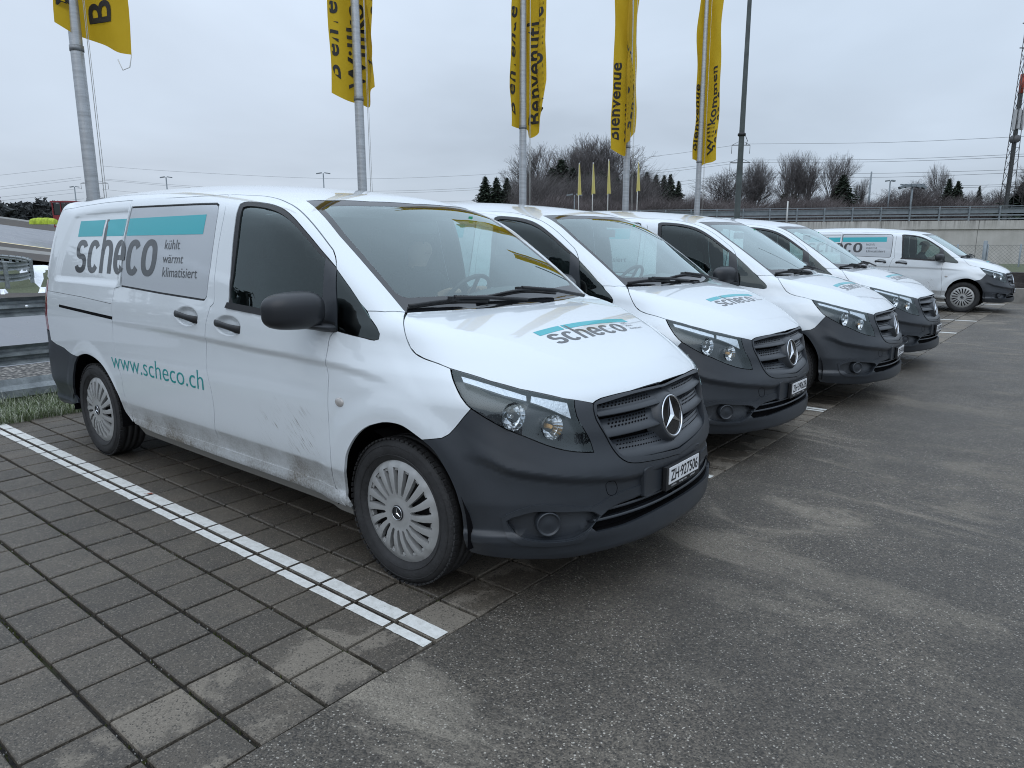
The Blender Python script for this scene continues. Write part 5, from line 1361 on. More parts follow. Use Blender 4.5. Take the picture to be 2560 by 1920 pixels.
# ---- crash barrier: posts with three galvanised beams
def galv():
    m,nt,b=newmat('galvanised_steel'); k=NB(m); p=k.coord(); n=k.noise(p,9,5,.6); f=k.noise(p,70,3,.6)
    c=k.mix(k.mr(n,.35,.7),(.17,.19,.20),(.34,.37,.38)); c=k.mix(k.mr(f,.5,.75,0,.35),c,(.10,.11,.11)); k.L.new(c,b.inputs['Base Color']); b.inputs['Metallic'].default_value=.35; b.inputs['Roughness'].default_value=.55; return m
M['galv']=galv()
def wprofile(h,d):   # W-beam cross section (offset, z)
    return [(0,0),(d*.35,h*.05),(d,h*.22),(d,h*.34),(d*.15,h*.44),(d*.15,h*.56),(d,h*.66),(d,h*.78),(d*.35,h*.95),(0,h)]
def beam(path,z,h,d,name,parent,prof=None):
    pr=prof or wprofile(h,d); b=MB(); V=[];F=[]; n=len(path); m=len(pr)
    for i,p in enumerate(path):
        q0=np.array(path[max(i-1,0)]); q1=np.array(path[min(i+1,n-1)]); t=(q1-q0)[:2]; t=t/np.linalg.norm(t); nr=np.array([t[1],-t[0]])
        for o,zz in pr: V.append((p[0]+nr[0]*o,p[1]+nr[1]*o,(p[2] if len(p)>2 else 0)+z+zz))
    for i in range(n-1):
        for j in range(m-1): F.append((i*m+j,(i+1)*m+j,(i+1)*m+j+1,i*m+j+1))
    b.add(V,F,False); return b.obj(name,M['galv'],parent)
gr=empty('crash_barrier',(-5.95,0,0)); tag(gr,'galvanised steel crash barrier with three beams behind the parking bays','crash barrier')
ysb=list(np.arange(-12,40.1,1.0)); path=[(0,y) for y in ysb]
# the near side shows the back of the upper beams, so they open toward the bays
for z,h,d in ((.83,.185,-.07),(.37,.19,-.07)): 
    beam(path,z,h,d,'beam',gr)
beam([(.10,y) for y in ysb],.05,.20,.05,'beam',gr,[(0,0),(.05,.03),(.05,.10),(.0,.14),(-.02,.20)])
PM=MB(); PM.box((0,0,.47),(.006,.12,.98)); PM.box((.03,.057,.47),(.055,.006,.98)); PM.box((.03,-.057,.47),(.055,.006,.98)); pme=PM.mesh('post',M['galv'])
for k in range(-3,10):
    link('post',pme,None,gr,(.04,.20+k*4.0,0))
bo=MB(); bo.lathe([(0,.012),(.012,.010),(.016,0)],'x',12); bme=bo.mesh('bolt',simple('bolt_head',(.75,.77,.78),.4,metal=.6))
for k in range(-2,8):
    for z,dy in ((.925,.62),(.462,.86)): link('bolt',bme,None,gr,(.012,dy+k*2.0,z))
# curved barrier on the grass island
cb=empty('curved_barrier'); tag(cb,'curved crash barrier rounding the grass island beside the snow','crash barrier')
def island_path():
    pts=[(-330,626),(-160,642),(0,661),(40,668),(66,676),(80,685),(83,694),(76,703),(55,709),(20,713),(-60,716),(-330,722)]
    return [gnd(u,v+8,.0) for u,v in pts]
ip=island_path(); L=smooth_line(ip,1.2)
for z in (.62,.22): beam([tuple(p) for p in L],z,.28,.07,'beam',cb)
for q in range(0,len(L),3):
    p=L[q]; b=MB(); b.box((p[0],p[1],.45),(.12,.12,.95)); b.obj('post',M['galv'],cb)

# ------------------------------------------------------------------ flagpoles and flags
def alu():
    m,nt,b=newmat('brushed_aluminium_pole'); k=NB(m); p=k.coord(); n=k.noise(k.mapv(p,(3,3,26)),1.0,5,.7); f=k.noise(k.mapv(p,(14,14,3)),1.0,4,.6)
    c=k.mix(k.mr(n,.4,.7,0,.7),(.50,.52,.54),(.30,.31,.32)); c=k.mix(k.mr(f,.55,.75,0,.5),c,(.20,.21,.21)); k.L.new(c,b.inputs['Base Color']); b.inputs['Metallic'].default_value=.55; b.inputs['Roughness'].default_value=.42; return m
M['alu']=alu()
def flagmat():
    m,nt,b=newmat('yellow_flag_cloth'); k=NB(m); p=k.pos(); n=k.noise(p,3,4,.6)
    c=k.mix(n,(.60,.385,.012),(.70,.48,.035)); k.L.new(c,b.inputs['Base Color']); b.inputs['Roughness'].default_value=.85
    tr=k.N.new('ShaderNodeBsdfTranslucent'); k.L.new(c,tr.inputs[0]); mx=k.N.new('ShaderNodeMixShader'); mx.inputs[0].default_value=.42; k.L.new(b.outputs[0],mx.inputs[1]); k.L.new(tr.outputs[0],mx.inputs[2]); k.L.new(mx.outputs[0],k.N['Material Output'].inputs[0]); return m
M['flag']=flagmat(); M['flagink']=simple('flag_print',(.035,.034,.035),.85)
M['cord']=simple('white_cord',(.62,.62,.60),.8)
PY=[1.74,5.50,9.18,12.86,16.55]; PX=[-7.02,-6.80,-6.58,-6.45,-6.32]
UVP=[(231,470),(906,470),(1307,470),(1565,470),(1745,470)]
# flags: (outline of the folded cloth in plan: offset right/toward camera), bottom height, text
def poledata():
    r=[]
    for (u,v),D in zip(UVP,(9.7,11.4,13.8,16.7,20.0)): r.append((at(u,v,D),D))
    return r
FL=[ # folds of each cloth: (pixel column, metres toward the camera, pixel row of the hem)
 dict(f=[(136,.25,55),(188,0,86),(222,-.25,99),(262,-.1,113),(296,.15,131),(329,.35,137)],t=[('Bienvenue',.02,.30),('Benvenuti',.46,.34),('Welcome',.98,.34)],lab='yellow flag with dark lettering at the far left of the row, loose corner hanging'),
 dict(f=[(829,.15,232),(850,.05,243),(875,-.12,254),(905,-.25,262),(924,-.12,268),(927,-.02,226),(937,-.12,217)],t=[('Willkommen',.36,.30),('Bienvenue',-.12,.27),('Benvenuti',.86,.26)],lab='yellow flag with dark lettering on the second pole from the left'),
 dict(f=[(1279,.20,315),(1296,-.12,321),(1318,-.3,325),(1324,-.2,345),(1346,-.12,334),(1348,.05,310),(1366,.15,200)],t=[('Bienvenue',-.10,.30),('Benvenuti',.50,.30),('Willkommen',.70,.26)],lab='yellow flag with dark lettering on the middle pole'),
 dict(f=[(1527,.35,372),(1545,.25,383),(1562,.18,390),(1564,.45,360),(1573,.35,353),(1576,.0,345),(1588,-.25,330)],t=[('Bienvenue',-.06,.26),('Willkommen',.26,.28),('Benvenuti',.50,.27)],lab='yellow flag with dark lettering on the fourth pole, hanging left of it'),
 dict(f=[(1731,.1,398),(1740,-.15,402),(1750,-.3,420),(1757,-.25,412),(1768,-.15,408),(1781,.1,405),(1790,.2,400)],t=[('Bienvenue',-.08,.27),('Willkommen',.60,.28),('Benvenuti',.84,.26)],lab='yellow flag with dark lettering on the fifth and farthest pole')]
plabels=['brushed aluminium flagpole behind the rear of the nearest van','brushed aluminium flagpole rising above the windscreen of the nearest van','brushed aluminium flagpole, middle one of the five, beside the three small firs','brushed aluminium flagpole in front of the tall bare trees','brushed aluminium flagpole next to the dark lamp post']
for k,((pt,D),fl) in enumerate(zip(poledata(),FL)):
    x,y=float(pt[0]),float(pt[1])
    po=empty('flagpole',(x,y,0)); tag(po,plabels[k],'flagpole','flagpoles behind the parked vans')
    r0=.072 if k<3 else .075
    b=MB(); b.lathe([(r0+.002,-.05),(r0,0),(r0*.96,2.5),(r0*.86,5),(r0*.62,9.0),(r0*.5,9.6),(0,9.62)],'z',28); b.obj('pole',M['alu'],po)
    b=MB(); b.lathe([(r0*.93+.001,3.62),(r0*.93+.006,3.62),(r0*.93+.006,3.68),(r0*.93+.001,3.68)],'z',28); b.obj('joint_ring',simple_once('ring_grey',(.25,.26,.27),.5,.5),po)
    rr=np.array([RGT[0],RGT[1],0]); rr/=np.linalg.norm(rr); ff=np.array([-fwd[0],-fwd[1],0]); ff/=np.linalg.norm(ff)
    c0=rr*(r0+.055)
    b=MB(); b.tube([(c0[0],c0[1],.9),(c0[0],c0[1],9.3)],.004,5); b.tube([(c0[0]+.025,c0[1]+.02,.9),(c0[0]*.9,c0[1]*.9,9.3)],.003,5); b.obj('halyard',M['cord'],po)
    # cloth
    pts=[];bot=[]
    for (u,dd,v) in fl['f']:
        q=at(u,v,D-dd*.8); pts.append(np.array([q[0],q[1]])); bot.append(q[2])
    S=[0]
    for a,c in zip(pts,pts[1:]): S.append(S[-1]+float(np.linalg.norm(c-a)))
    tot=S[-1]; pc=smooth_line([np.array([*p,z]) for p,z in zip(pts,bot)],.03); 
    SS=[0]
    for a,c in zip(pc,pc[1:]): SS.append(SS[-1]+float(np.linalg.norm((c-a)[:2])))
    SS=np.array(SS); PC=np.array(pc); ctr=PC[:,:2].mean(0)
    top=9.2
    def cloth(s,z,off=0.0):
        s=min(max(s,0),SS[-1]); i=min(int(np.searchsorted(SS,s)),len(SS)-1); i=max(i,1); t=(s-SS[i-1])/max(SS[i]-SS[i-1],1e-6)
        p=PC[i-1]*(1-t)+PC[i]*t; tg=(PC[i]-PC[i-1])[:2]; tg=tg/max(np.linalg.norm(tg),1e-6); nr=np.array([tg[1],-tg[0]])
        if nr@ff[:2]<0: nr=-nr
        h=z-p[2]; w=.035*math.sin(h*1.9+k*1.3+s*3)+.02*math.sin(h*4.3+s*9+k)
        q=p[:2]+nr*(w*min(1,h*1.5)+off)
        # the cloth draws together toward the top
        g=.05*min(1,max(0,h)/5); q=q+(ctr-q)*g
        return (q[0],q[1],z)
    b=MB(); V=[];F=[]; m=len(SS); zs=np.concatenate([[0,.03],np.linspace(.12,6.2,34)])
    for h in zs:
        for i in range(m): 
            V.append(cloth(SS[i],PC[i][2]+h*(1 if True else 1)))
    for a in range(len(zs)-1):
        for i in range(m-1): F.append((a*m+i,a*m+i+1,(a+1)*m+i+1,(a+1)*m+i))
    b.add(V,F,True); fo=b.obj('flag',M['flag']); fo['d']=0; del fo['d']
    fo=tag(fo,fl['lab'],'flag','yellow welcome flags')
    tb=MB()
    for word,frac,hgt in fl['t']:
        s0=frac*SS[-1]; zb=PC[min(int(np.searchsorted(SS,max(s0+hgt*.5,0))),len(SS)-1)][2]+.20
        pl,(a_,b_,c_,d_)=text_polys(word,hgt/.72,.007,1,0,1.08)
        for P,Tt in pl:
            Q=[]
            for (px_,py_) in P:
                # written upward: letters stand on a vertical base line
                Q.append(cloth(s0+hgt-py_,zb+px_,.006))
            keep=[t for t in Tt if all(0.01<s0+hgt-P[i][1]<SS[-1]-.01 for i in t)]
            tb.add(Q,keep); tb.add([cloth(s0+hgt-py_,zb+px_,-.006) for (px_,py_) in P],keep)
    tb.obj('flag_lettering',M['flagink'],fo)
    if k==0:
        b=MB(); e=PC[-1]; b.tube([tuple(e),(e[0]-.03,e[1]-.02,e[2]-.13),(e[0]-.09,e[1]-.07,e[2]-.16),(e[0]-.12,e[1]-.1,e[2]-.05)],.006,6); b.obj('hanging_loop',M['cord'],fo)
# tall dark lamp post
lp=at(1846,480,30.); b=MB(); b.lathe([(.125,-.05),(.12,0),(.11,4),(.085,9),(.07,13)],'z',20); 
lo=empty('lamp_post',(float(lp[0]),float(lp[1]),0)); tag(lo,'tall dark green steel lamp post behind the fourth van','lamp post'); b.obj('post',simple('weathered_green_steel',(.07,.085,.085),.6,noise=.25,nscale=3),lo)
b=MB(); b.lathe([(.105,5.62),(.15,5.64),(.155,5.72),(.105,5.76)],'z',16); b.tube([(.12,0,5.7),(.22,.05,5.45),(.16,.1,5.3)],.012,5); b.obj('cable_collar',M['black'],lo)
# ------------------------------------------------------------------ retaining wall with railing, fence and kerb on the right
fh=np.array([fwd[0],fwd[1],0]); fh/=np.linalg.norm(fh); rh=np.array([fh[1],-fh[0],0])
def wallpt(t): d=4753/(77.4+18*t); p=CAM+fh*d+rh*t*d; return np.array([p[0],p[1],0])
w0,w1=wallpt(-.10),wallpt(4.2); wd=(w1-w0)/np.linalg.norm(w1-w0); wn=np.array([wd[1],-wd[0],0]); wl=float(np.linalg.norm(w1-w0))
def concrete():
    m,nt,b=newmat('weathered_concrete'); k=NB(m); p=k.coord(); x,y,z=k.sep(p)
    n=k.noise(p,.8,5,.6); s=k.noise(k.mapv(p,(5.5,1,.22)),1.0,4,.65)
    c=k.mix(k.mr(n,.3,.7),(.40,.39,.355),(.54,.525,.49)); 
    dr=k.math('MULTIPLY',k.mr(s,.46,.66,0,1),k.mr(z,2.55,3.25,.10,.95)); c=k.mix(dr,c,(.19,.18,.165)); k.L.new(c,b.inputs['Base Color']); b.inputs['Roughness'].default_value=.85; return m
M['concrete']=concrete()
def walframe(name): 
    o=empty(name,(float(w0[0]),float(w0[1]),0),math.atan2(wd[1],wd[0])); return o
wo=walframe('retaining_wall'); tag(wo,'long pale concrete retaining wall with rain streaked cap beam behind the last van','wall')
b=MB()
xs_=0; pn=6.6; i=0; off=float((wallpt(.647)-w0)@wd)%pn
jx=[0]+list(np.arange(off if off>.5 else off+pn,wl,pn))+[wl]
for a,c in zip(jx,jx[1:]):
    bb=MB(); bb.box(((a+c)/2,.35,1.3),(c-a-.03,.5,2.68)); bb.obj('wall_panel',M['concrete'],wo)
    bb=MB(); bb.box(((a+c)/2,.30,2.92),(c-a-.025,.62,.62)); bb.obj('cap_beam',M['concrete'],wo)
b=MB(); b.box((wl/2,.45,1.2),(wl,.3,2.6)); b.obj('joint_backing',M['void'],wo)
rl_=walframe('railing'); tag(rl_,'grey steel bridge railing with crash rails on top of the retaining wall','railing')
M['railm']=simple('grey_galvanised_railing',(.21,.24,.26),.5,metal=.3,noise=.15,nscale=4)
b=MB(); b.box((0,.10,3.75),(.09,.10,1.08)); pme2=b.mesh('railing_post',M['railm'])
o0=float((wallpt((2249.6-1280)/1762)-w0)@wd)%2.0
k=0; x=o0
while x<wl: link('railing_post',pme2,None,rl_,(x,0,0)); x+=2.0
for z,h in ((4.26,.05),(4.12,.03),(3.62,.10),(3.36,.09)):
    b=MB(); b.box((wl/2,.10,z),(wl,.06,h)); b.obj('rail',M['railm'],rl_)
b=MB(); b.box((wl/2,.22,3.93),(wl,.05,.34)); b.obj('crash_rail',M['railm'],rl_)
# road deck and plateau behind the wall
b=MB(); Vp=[w0+np.array([0,0,3.15])-wn*.3,w1+np.array([0,0,3.15])-wn*.3]; far=-wn*700
b.add([tuple(Vp[0]-wd*900),tuple(Vp[1]+wd*900),tuple(Vp[1]+wd*900+far),tuple(Vp[0]-wd*900+far)],[(0,1,2,3)])
bk=b.obj('plateau',M['ground']) ; tag(bk,kind='structure'); bpy.data.objects.remove(bk)
b=MB(); q0=w0-wn*.5; b.add([(*q0[:2],3.1),(*(w1-wn*.5)[:2],3.1),(*(w1-wn*14+wd*0)[:2],3.1),(*(q0-wn*14)[:2],3.1)],[(0,1,2,3)]); tag(b.obj('bridge_road',M['asphalt']),kind='structure')
b=MB(); b.add([(*(q0-wn*14-wd*6)[:2],3.05),(*(w1-wn*14+wd*60)[:2],3.05),(*(w1-wn*500+wd*500)[:2],3.05),(*(q0-wn*500-wd*40)[:2],3.05)],[(0,1,2,3)]); tag(b.obj('plateau',M['ground']),kind='structure')
b=MB(); b.add([(*(q0-wd*.2)[:2],3.1),(*(q0-wn*500-wd*40)[:2],3.05),(*(q0-wn*500-wd*70)[:2],-.06),(*(q0-wd*20)[:2],-.06)],[(0,1,2,3)]); tag(b.obj('embankment',M['verge']),kind='structure')
# kerb, dark mossy block wall, grass and chain-link fence
kb=MB(); kb.box((8.0,21.15,.12),(19.0,.22,.50)); ko=kb.obj('concrete_kerb',simple('kerb_concrete',(.24,.23,.21),.85,noise=.2,nscale=5)); tag(ko,'low concrete kerb wall at the end of the parking bays behind the last van','kerb')
def moss_wall():
    m,nt,b=newmat('dark_mossy_stone'); k=NB(m); p=k.coord(); n=k.noise(p,4,6,.7); f=k.noise(k.mapv(p,(2,2,12)),1.0,4,.6)
    c=k.mix(k.mr(n,.35,.65),(.025,.022,.022),(.085,.075,.068)); c=k.mix(k.mr(f,.6,.75,0,.5),c,(.16,.15,.14)); k.L.new(c,b.inputs['Base Color']); b.inputs['Roughness'].default_value=.9; k.L.new(k.bump(n,.7,.05),b.inputs['Normal']); return m
rb=MB(); rm2=random.Random(8); x=-1.0
mo=empty('block_wall',(0,22.0,0)); tag(mo,'dark mossy stone wall just behind the low concrete kerb','wall'); mm_=moss_wall()
while x<16:
    w=rm2.uniform(.7,1.1); b=MB(); b.box((x+w/2,rm2.uniform(-.02,.02),.38),(w-.02,.35,.76+rm2.uniform(-.02,.02))); b.obj('stone_block',mm_,mo); x+=w
strip2=MB(); strip2.add([(-30,22.1,.70),(30,22.1,.70),(40,40,.45),(-30,50,.45)],[(0,1,2,3)]); tag(strip2.obj('grass_slope',M['verge']),kind='structure'); 
strip3=MB(); strip3.add([(-30,21.26,-.02),(-1.0,21.26,-.02),(-1.0,22.1,.70),(-30,22.1,.70)],[(0,1,2,3)]); tag(strip3.obj('grass_bank',M['verge']),kind='structure')
cf=empty('chain_link_fence',(0,36,.5)); tag(cf,'low chain-link fence standing on the grass in front of the retaining wall','fence')
M['wire']=simple('fence_wire',(.16,.17,.17),.6,metal=.3)
b=MB(); W_=26; H_=.92; cs=.155
k=-12
nn=int(W_/cs)+8
for q in range(nn):
    x0=-14+q*cs
    for s in (1,-1):
        xa,xb=x0,x0+s*H_; 
        b.add([(xa-.005,0,.05),(xa+.005,0,.05),(xb+.005,0,.05+H_),(xb-.005,0,.05+H_)],[(0,1,2,3)])
b.add([(-14,0,.96),(14,0,.96),(14,0,.972),(-14,0,.972)],[(0,1,2,3)])
tag(b.obj('wire_mesh',M['wire'],cf),kind='stuff')
for u,w in ((2458,.16),(2465,.06),(2547,.07),(2390,.07),(2625,.07)):
    q=gnd(u,676,.5) ; d=at(u,660,math.hypot(*(np.array([0,36])-CAM[:2]))); 
    tt=(36-CAM[1])/(d[1]-CAM[1]); xx=CAM[0]+(d[0]-CAM[0])*tt
    b=MB(); b.lathe([(w/2,0),(w/2,1.0 if w<.1 else 1.15),(0,1.02 if w<.1 else 1.17)],'z',10,(xx,-.05,0)); b.obj('fence_post',M['railm'],cf)
# ------------------------------------------------------------------ trees
def bark(): return simple('winter_twigs',(.085,.074,.070),.9)
M['twig']=simple('winter_twigs',(.125,.115,.115),.9); M['twig2']=simple('reddish_winter_twigs',(.125,.108,.108),.9,noise=.4,nscale=.25); M['bark']=simple('grey_bark',(.085,.082,.078),.9); M['ivy']=simple('ivy_leaves',(.018,.030,.012),.8,noise=.4,nscale=3)  # winter_twigs grey is lightened to put distance haze into the colour
def needles():
    m,nt,b=newmat('fir_needles'); k=NB(m); r=k.N.new('ShaderNodeNewGeometry').outputs['Random Per Island']; c=k.mix(r,(.010,.020,.013),(.035,.052,.030)); k.L.new(c,b.inputs['Base Color']); b.inputs['Roughness'].default_value=.9; return m
M['needle']=needles()
def bare_tree(seed,H,spread,levels=6,up=.5,trunk=.02,fine=1.0):
    """trunk+limbs mesh and twig mesh"""
    r=random.Random(seed); T_=MB(); W=[[],[]]
    def seg(MBv,p,q,r0,r1,n):
        d=(q-p); L=d.length
        if L<1e-4: return
        d/=L; a=d.orthogonal().normalized(); c=d.cross(a); V,F=MBv; k=len(V)
        for (o,rr) in ((p,r0),(q,r1)):
            for i in range(n):
                t=2*math.pi*i/n; v=o+(a*math.cos(t)+c*math.sin(t))*rr; V.append((v.x,v.y,v.z))
        for i in range(n): F.append((k+i,k+(i+1)%n,k+n+(i+1)%n,k+n+i))
    trunkVF=([],[]); twVF=([],[])
    def grow(p,d,L,rad,lev):
        steps=3 if lev<3 else 2; q=p
        for s in range(steps):
            d2=(d+Vector((r.gauss(0,.12),r.gauss(0,.12),r.gauss(0,.06)+up*.10))).normalized(); q2=q+d2*L/steps; r1=rad*(1-.22*(s+1)/steps*1.2)
            seg(trunkVF if lev<3 else twVF,q,q2,rad*(1-.22*s/steps*1.2),r1,5 if lev<2 else 3)
            q=q2; d=d2
            if lev<levels and s>=(1 if lev==0 else 0):
                nb=3 if s==steps-1 else (2 if lev<2 else 1)
                for k in range(nb):
                    az=r.uniform(0,6.283); ang=r.uniform(.30,.80)*spread; a=d.orthogonal().normalized(); c=d.cross(a)
                    nd=(d*math.cos(ang)+(a*math.cos(az)+c*math.sin(az))*math.sin(ang)); nd.z+=up*.25; nd.normalize()
                    grow(q,nd,L*r.uniform(.60,.82),max(rad*.56,.0058*fine),lev+1)
    grow(Vector((0,0,0)),Vector((0,0,1)),H*.34,H*trunk,0)
    zm=max([v[2] for v in twVF[0]] or [H]); s=H/zm
    def mk(VF,name,mat):
        me=bpy.data.meshes.new(name); me.from_pydata([(v[0]*s,v[1]*s,v[2]*s) for v in VF[0]],[],VF[1]); me.materials.append(mat); return me
    return mk(trunkVF,'trunk',M['bark']),mk(twVF,'branches',M['twig'])
def fir(seed,H,Rb,dens=1.0):
    r=random.Random(seed); V=[];F=[]; n=int(34*dens)
    for k in range(n):
        z=H*(.06+.94*(k/n)**.92); rad=Rb*(1-z/H)**.85*r.uniform(.75,1.15)+.05*Rb; m=max(5,int(14*(1-z/H)+5))
        for q in range(m):
            a=6.283*q/m+r.uniform(-.3,.3); L=rad*r.uniform(.6,1.2); dz=-L*.25+r.uniform(-.1,.1)*L
            for c in range(5):
                t0=.15+.85*c/5; wd_=(.20*Rb*(1-z/H)+.10*Rb*.3)*(1.1-t0*.6); x,y,zz=math.cos(a)*L*t0,math.sin(a)*L*t0,z+dz*t0+.06*H*.1
                j=lambda s:r.gauss(0,s)
                k0=len(V); V+=[(x+j(.25*wd_)+math.sin(a)*wd_,y+j(.25*wd_)-math.cos(a)*wd_,zz+j(.1)),(x+j(.25*wd_)-math.sin(a)*wd_,y+j(.25*wd_)+math.cos(a)*wd_,zz+j(.1)),(x+math.cos(a)*wd_*1.3,y+math.sin(a)*wd_*1.3,zz-wd_*.5+j(.1))]; F.append((k0,k0+1,k0+2))
                k0=len(V); V+=[(x+j(.1),y+j(.1),zz+wd_*.45),(x+j(.1)+math.cos(a)*wd_,y+math.sin(a)*wd_+j(.1),zz-wd_*.4),(x-math.cos(a)*wd_*.8,y-math.sin(a)*wd_*.8,zz-wd_*.6)]; F.append((k0,k0+1,k0+2))
    # leader
    k0=len(V); V+=[(.04*Rb,0,H*.93),(-.04*Rb,0,H*.93),(0,0,H*1.03)]; F.append((k0,k0+1,k0+2))
    me=bpy.data.meshes.new('crown'); me.from_pydata(V,[],F); me.materials.append(M['needle'])
    b=MB(); b.tube([(0,0,0),(0,0,H*.9)],[.03*H*.5,.02],6); return b.mesh('trunk',M['bark']),me
BT=[bare_tree(1,10.,.80,5,.42,.017),bare_tree(2,10.,1.0,5,.22,.015),bare_tree(13,10.,.66,5,.50,.014),bare_tree(4,10.,.88,5,.34,.018)]
FT=[fir(1,10.,2.9,1.5),fir(2,10.,3.3,1.5),fir(3,10.,2.5,1.5)]
zb_r=3.0
def place_tree(kind,idx,u,vt,D,label,zb=zb_r,rz=None,wide=1.0,group=None,ivy=False):
    top=at(u,vt,D); H=(top[2]-zb)*(1.06 if kind=='b' else 1.0); root=empty('bare_tree' if kind=='b' else 'fir_tree',(float(top[0]),float(top[1]),zb),rz if rz is not None else rnd.uniform(0,6))
    tag(root,label,'tree',group)
    tr,cr_=(BT if kind=='b' else FT)[idx]; s=H/10.
    for nm,me in (('trunk',tr),('branches' if kind=='b' else 'crown',cr_)):
        o=link(nm,me,None,root); o.scale=(s*wide,s*wide,s)
    if ivy:
        r=random.Random(idx+50); V=[];F=[]
        for q in range(900):
            z=r.random()**1.2*H*.45; a=r.uniform(0,6.28); rr=r.uniform(.15,.75)*(1-z/(H*.6)); x,y=rr*math.cos(a),rr*math.sin(a); k0=len(V); s_=r.uniform(.10,.22)
            V+=[(x+r.gauss(0,s_),y+r.gauss(0,s_),z+r.gauss(0,s_)) for _ in range(3)]; F.append((k0,k0+1,k0+2))
        me=bpy.data.meshes.new('ivy'); me.from_pydata(V,[],F); me.materials.append(M['ivy']); link('ivy',me,None,root)
    return root
TR_=[('f',0,1213,441,105,'leftmost of the three small dark firs between the second and third flagpoles',1.45,0),
('f',1,1241,443,104,'middle one of the three small dark firs left of the middle flagpole',1.30,0),
('f',2,1267,445,103,'rightmost of the three small dark firs, next to the middle flagpole',1.67,0),
('b',0,1349,366,118,'bare spreading tree at the left edge of the tall grove',1.15,0),
('b',1,1388,370,122,'bare tree behind the dark firs, second from the left in the tall grove',.95,0),
('b',2,1439,351,119,'tall bare tree with a bird nest high in its crown',1.1,0),
('b',0,1462,345,124,'tallest bare tree in the middle of the grove',.9,0),
('b',3,1514,349,117,'broad bare tree left of the fourth flagpole',1.15,0),
('b',1,1596,364,116,'wide bare tree with its crown just right of the fourth flagpole',1.15,0),
('f',0,1380,420,108,'dark fir at the left foot of the tall grove',1.74,0),
('f',1,1405,398,109,'tallest dark fir in front of the tall grove',1.74,0),
('f',2,1432,420,107,'dark fir right of the tallest one at the foot of the grove',2.03,0),
('f',0,1470,430,108,'dark fir behind the small yellow flags, left of centre',1.89,0),
('f',1,1505,428,108,'dark fir behind the small yellow flags, right of centre',1.74,0),
('f',2,1545,446,106,'small dark fir left of the fourth flagpole',1.89,0),
('f',0,1584,432,105,'dark fir directly right of the fourth flagpole',1.45,0),
('f',1,1617,430,105,'dark fir, first of the row running right from the fourth pole',1.30,0),
('f',2,1641,437,106,'slender dark fir, second of the row right of the fourth pole',1.45,0),
('f',0,1661,437,105,'dark fir, third of the row right of the fourth pole',1.09,0),
('f',1,1677,435,106,'dark fir, fourth of the row right of the fourth pole',1.09,0),
('f',2,1697,452,105,'shortest dark fir at the right end of the row by the fifth flagpole',1.30,0),
('b',1,1784,432,100,'round bushy bare tree between the fifth flagpole and the lamp post',1.5,0),
('b',2,1866,407,100,'slim bare tree immediately right of the lamp post',.8,0),
('b',0,1896,403,99,'pale bare tree, second to the right of the lamp post',.85,0),
('b',2,1967,384,97,'tall bare tree with ivy on its trunk, left one of the pair',.75,1),
('b',0,1992,385,97,'tall bare tree with ivy on its trunk, right one of the pair',.75,1),
('b',3,2036,386,98,'tall bare tree left of the lone fir, nearer the ivy pair',.75,0),
('b',2,2068,385,98,'tall bare tree immediately left of the lone dark fir',.85,0),
('f',1,2110,436,96,'lone dark fir right of the tall bare trees',1.59,0),
('b',2,2160,447,100,'thin young bare tree left of the slim lamp mast',.6,0),
('b',1,2222,468,95,'low bushy bare tree beside the double armed lamp',1.5,0),
('b',3,2300,456,98,'low bare tree behind the big floodlight mast',1.2,0),
('b',1,2330,454,95,'low rounded bare tree right of the big floodlight mast',1.2,0),
('b',2,2372,411,100,'spiky bare tree rising behind the two dark firs',.6,0),
('f',0,2375,446,96,'dark fir left of the pair near the right edge',1.16,0),
('f',1,2397,452,95,'dark fir right of the pair near the right edge',1.30,0),
('b',3,2425,480,97,'low bare tree right of the fir pair',1.2,0),
('f',2,2450,465,100,'thin sparse conifer standing alone near the radio mast',1.01,0),
('b',0,2493,475,98,'low bare tree left of the radio mast',1.3,0),
('f',1,2562,455,85,'broad dark conifer cut by the right edge of the photo',2.32,0),
('b',3,2572,408,84,'bare tree behind the radio mast at the right edge',1.0,0)]
for t in TR_: place_tree(t[0],t[1],t[2],t[3],t[4],t[5],wide=t[6],ivy=bool(t[7]),group='trees beyond the retaining wall')
# undergrowth thicket along the top of the wall
def thicket(name,us,D0,D1,vtop,seed,mat,n,zb,hmin=.5):
    r=random.Random(seed); V=[];F=[]
    for i in range(n):
        u=r.uniform(us[0],us[1]); D=r.uniform(D0,D1); vt=vtop(u)+r.gauss(0,5)+r.random()**.8*34
        q=at(u,vt,D); H=max(hmin,q[2]-zb); x,y=q[0],q[1]; a=r.uniform(0,6.28); ln=H*abs(r.gauss(0,.22)); w=r.uniform(.008,.022)
        k=len(V); z0=zb+H*r.uniform(0,.45)
        V+=[(x-rh[0]*w,y-rh[1]*w,z0),(x+rh[0]*w,y+rh[1]*w,z0),(x+math.cos(a)*ln,y+math.sin(a)*ln,zb+H)]; F.append((k,k+1,k+2))
        for s in range(3):
            k=len(V); t=r.uniform(.2,.8); bx,by,bz=x+math.cos(a)*ln*t,y+math.sin(a)*ln*t,z0+(zb+H-z0)*t; a2=r.uniform(0,6.28); l2=H*r.uniform(.12,.35); w2=w*.7
            V+=[(bx-rh[0]*w2,by-rh[1]*w2,bz),(bx+rh[0]*w2,by+rh[1]*w2,bz-.02),(bx+math.cos(a2)*l2,by+math.sin(a2)*l2,bz+l2*r.uniform(.3,1.2))]; F.append((k,k+1,k+2))
    me=bpy.data.meshes.new(name); me.from_pydata(V,[],F); me.materials.append(mat); return tag(link(name,me),kind='stuff')
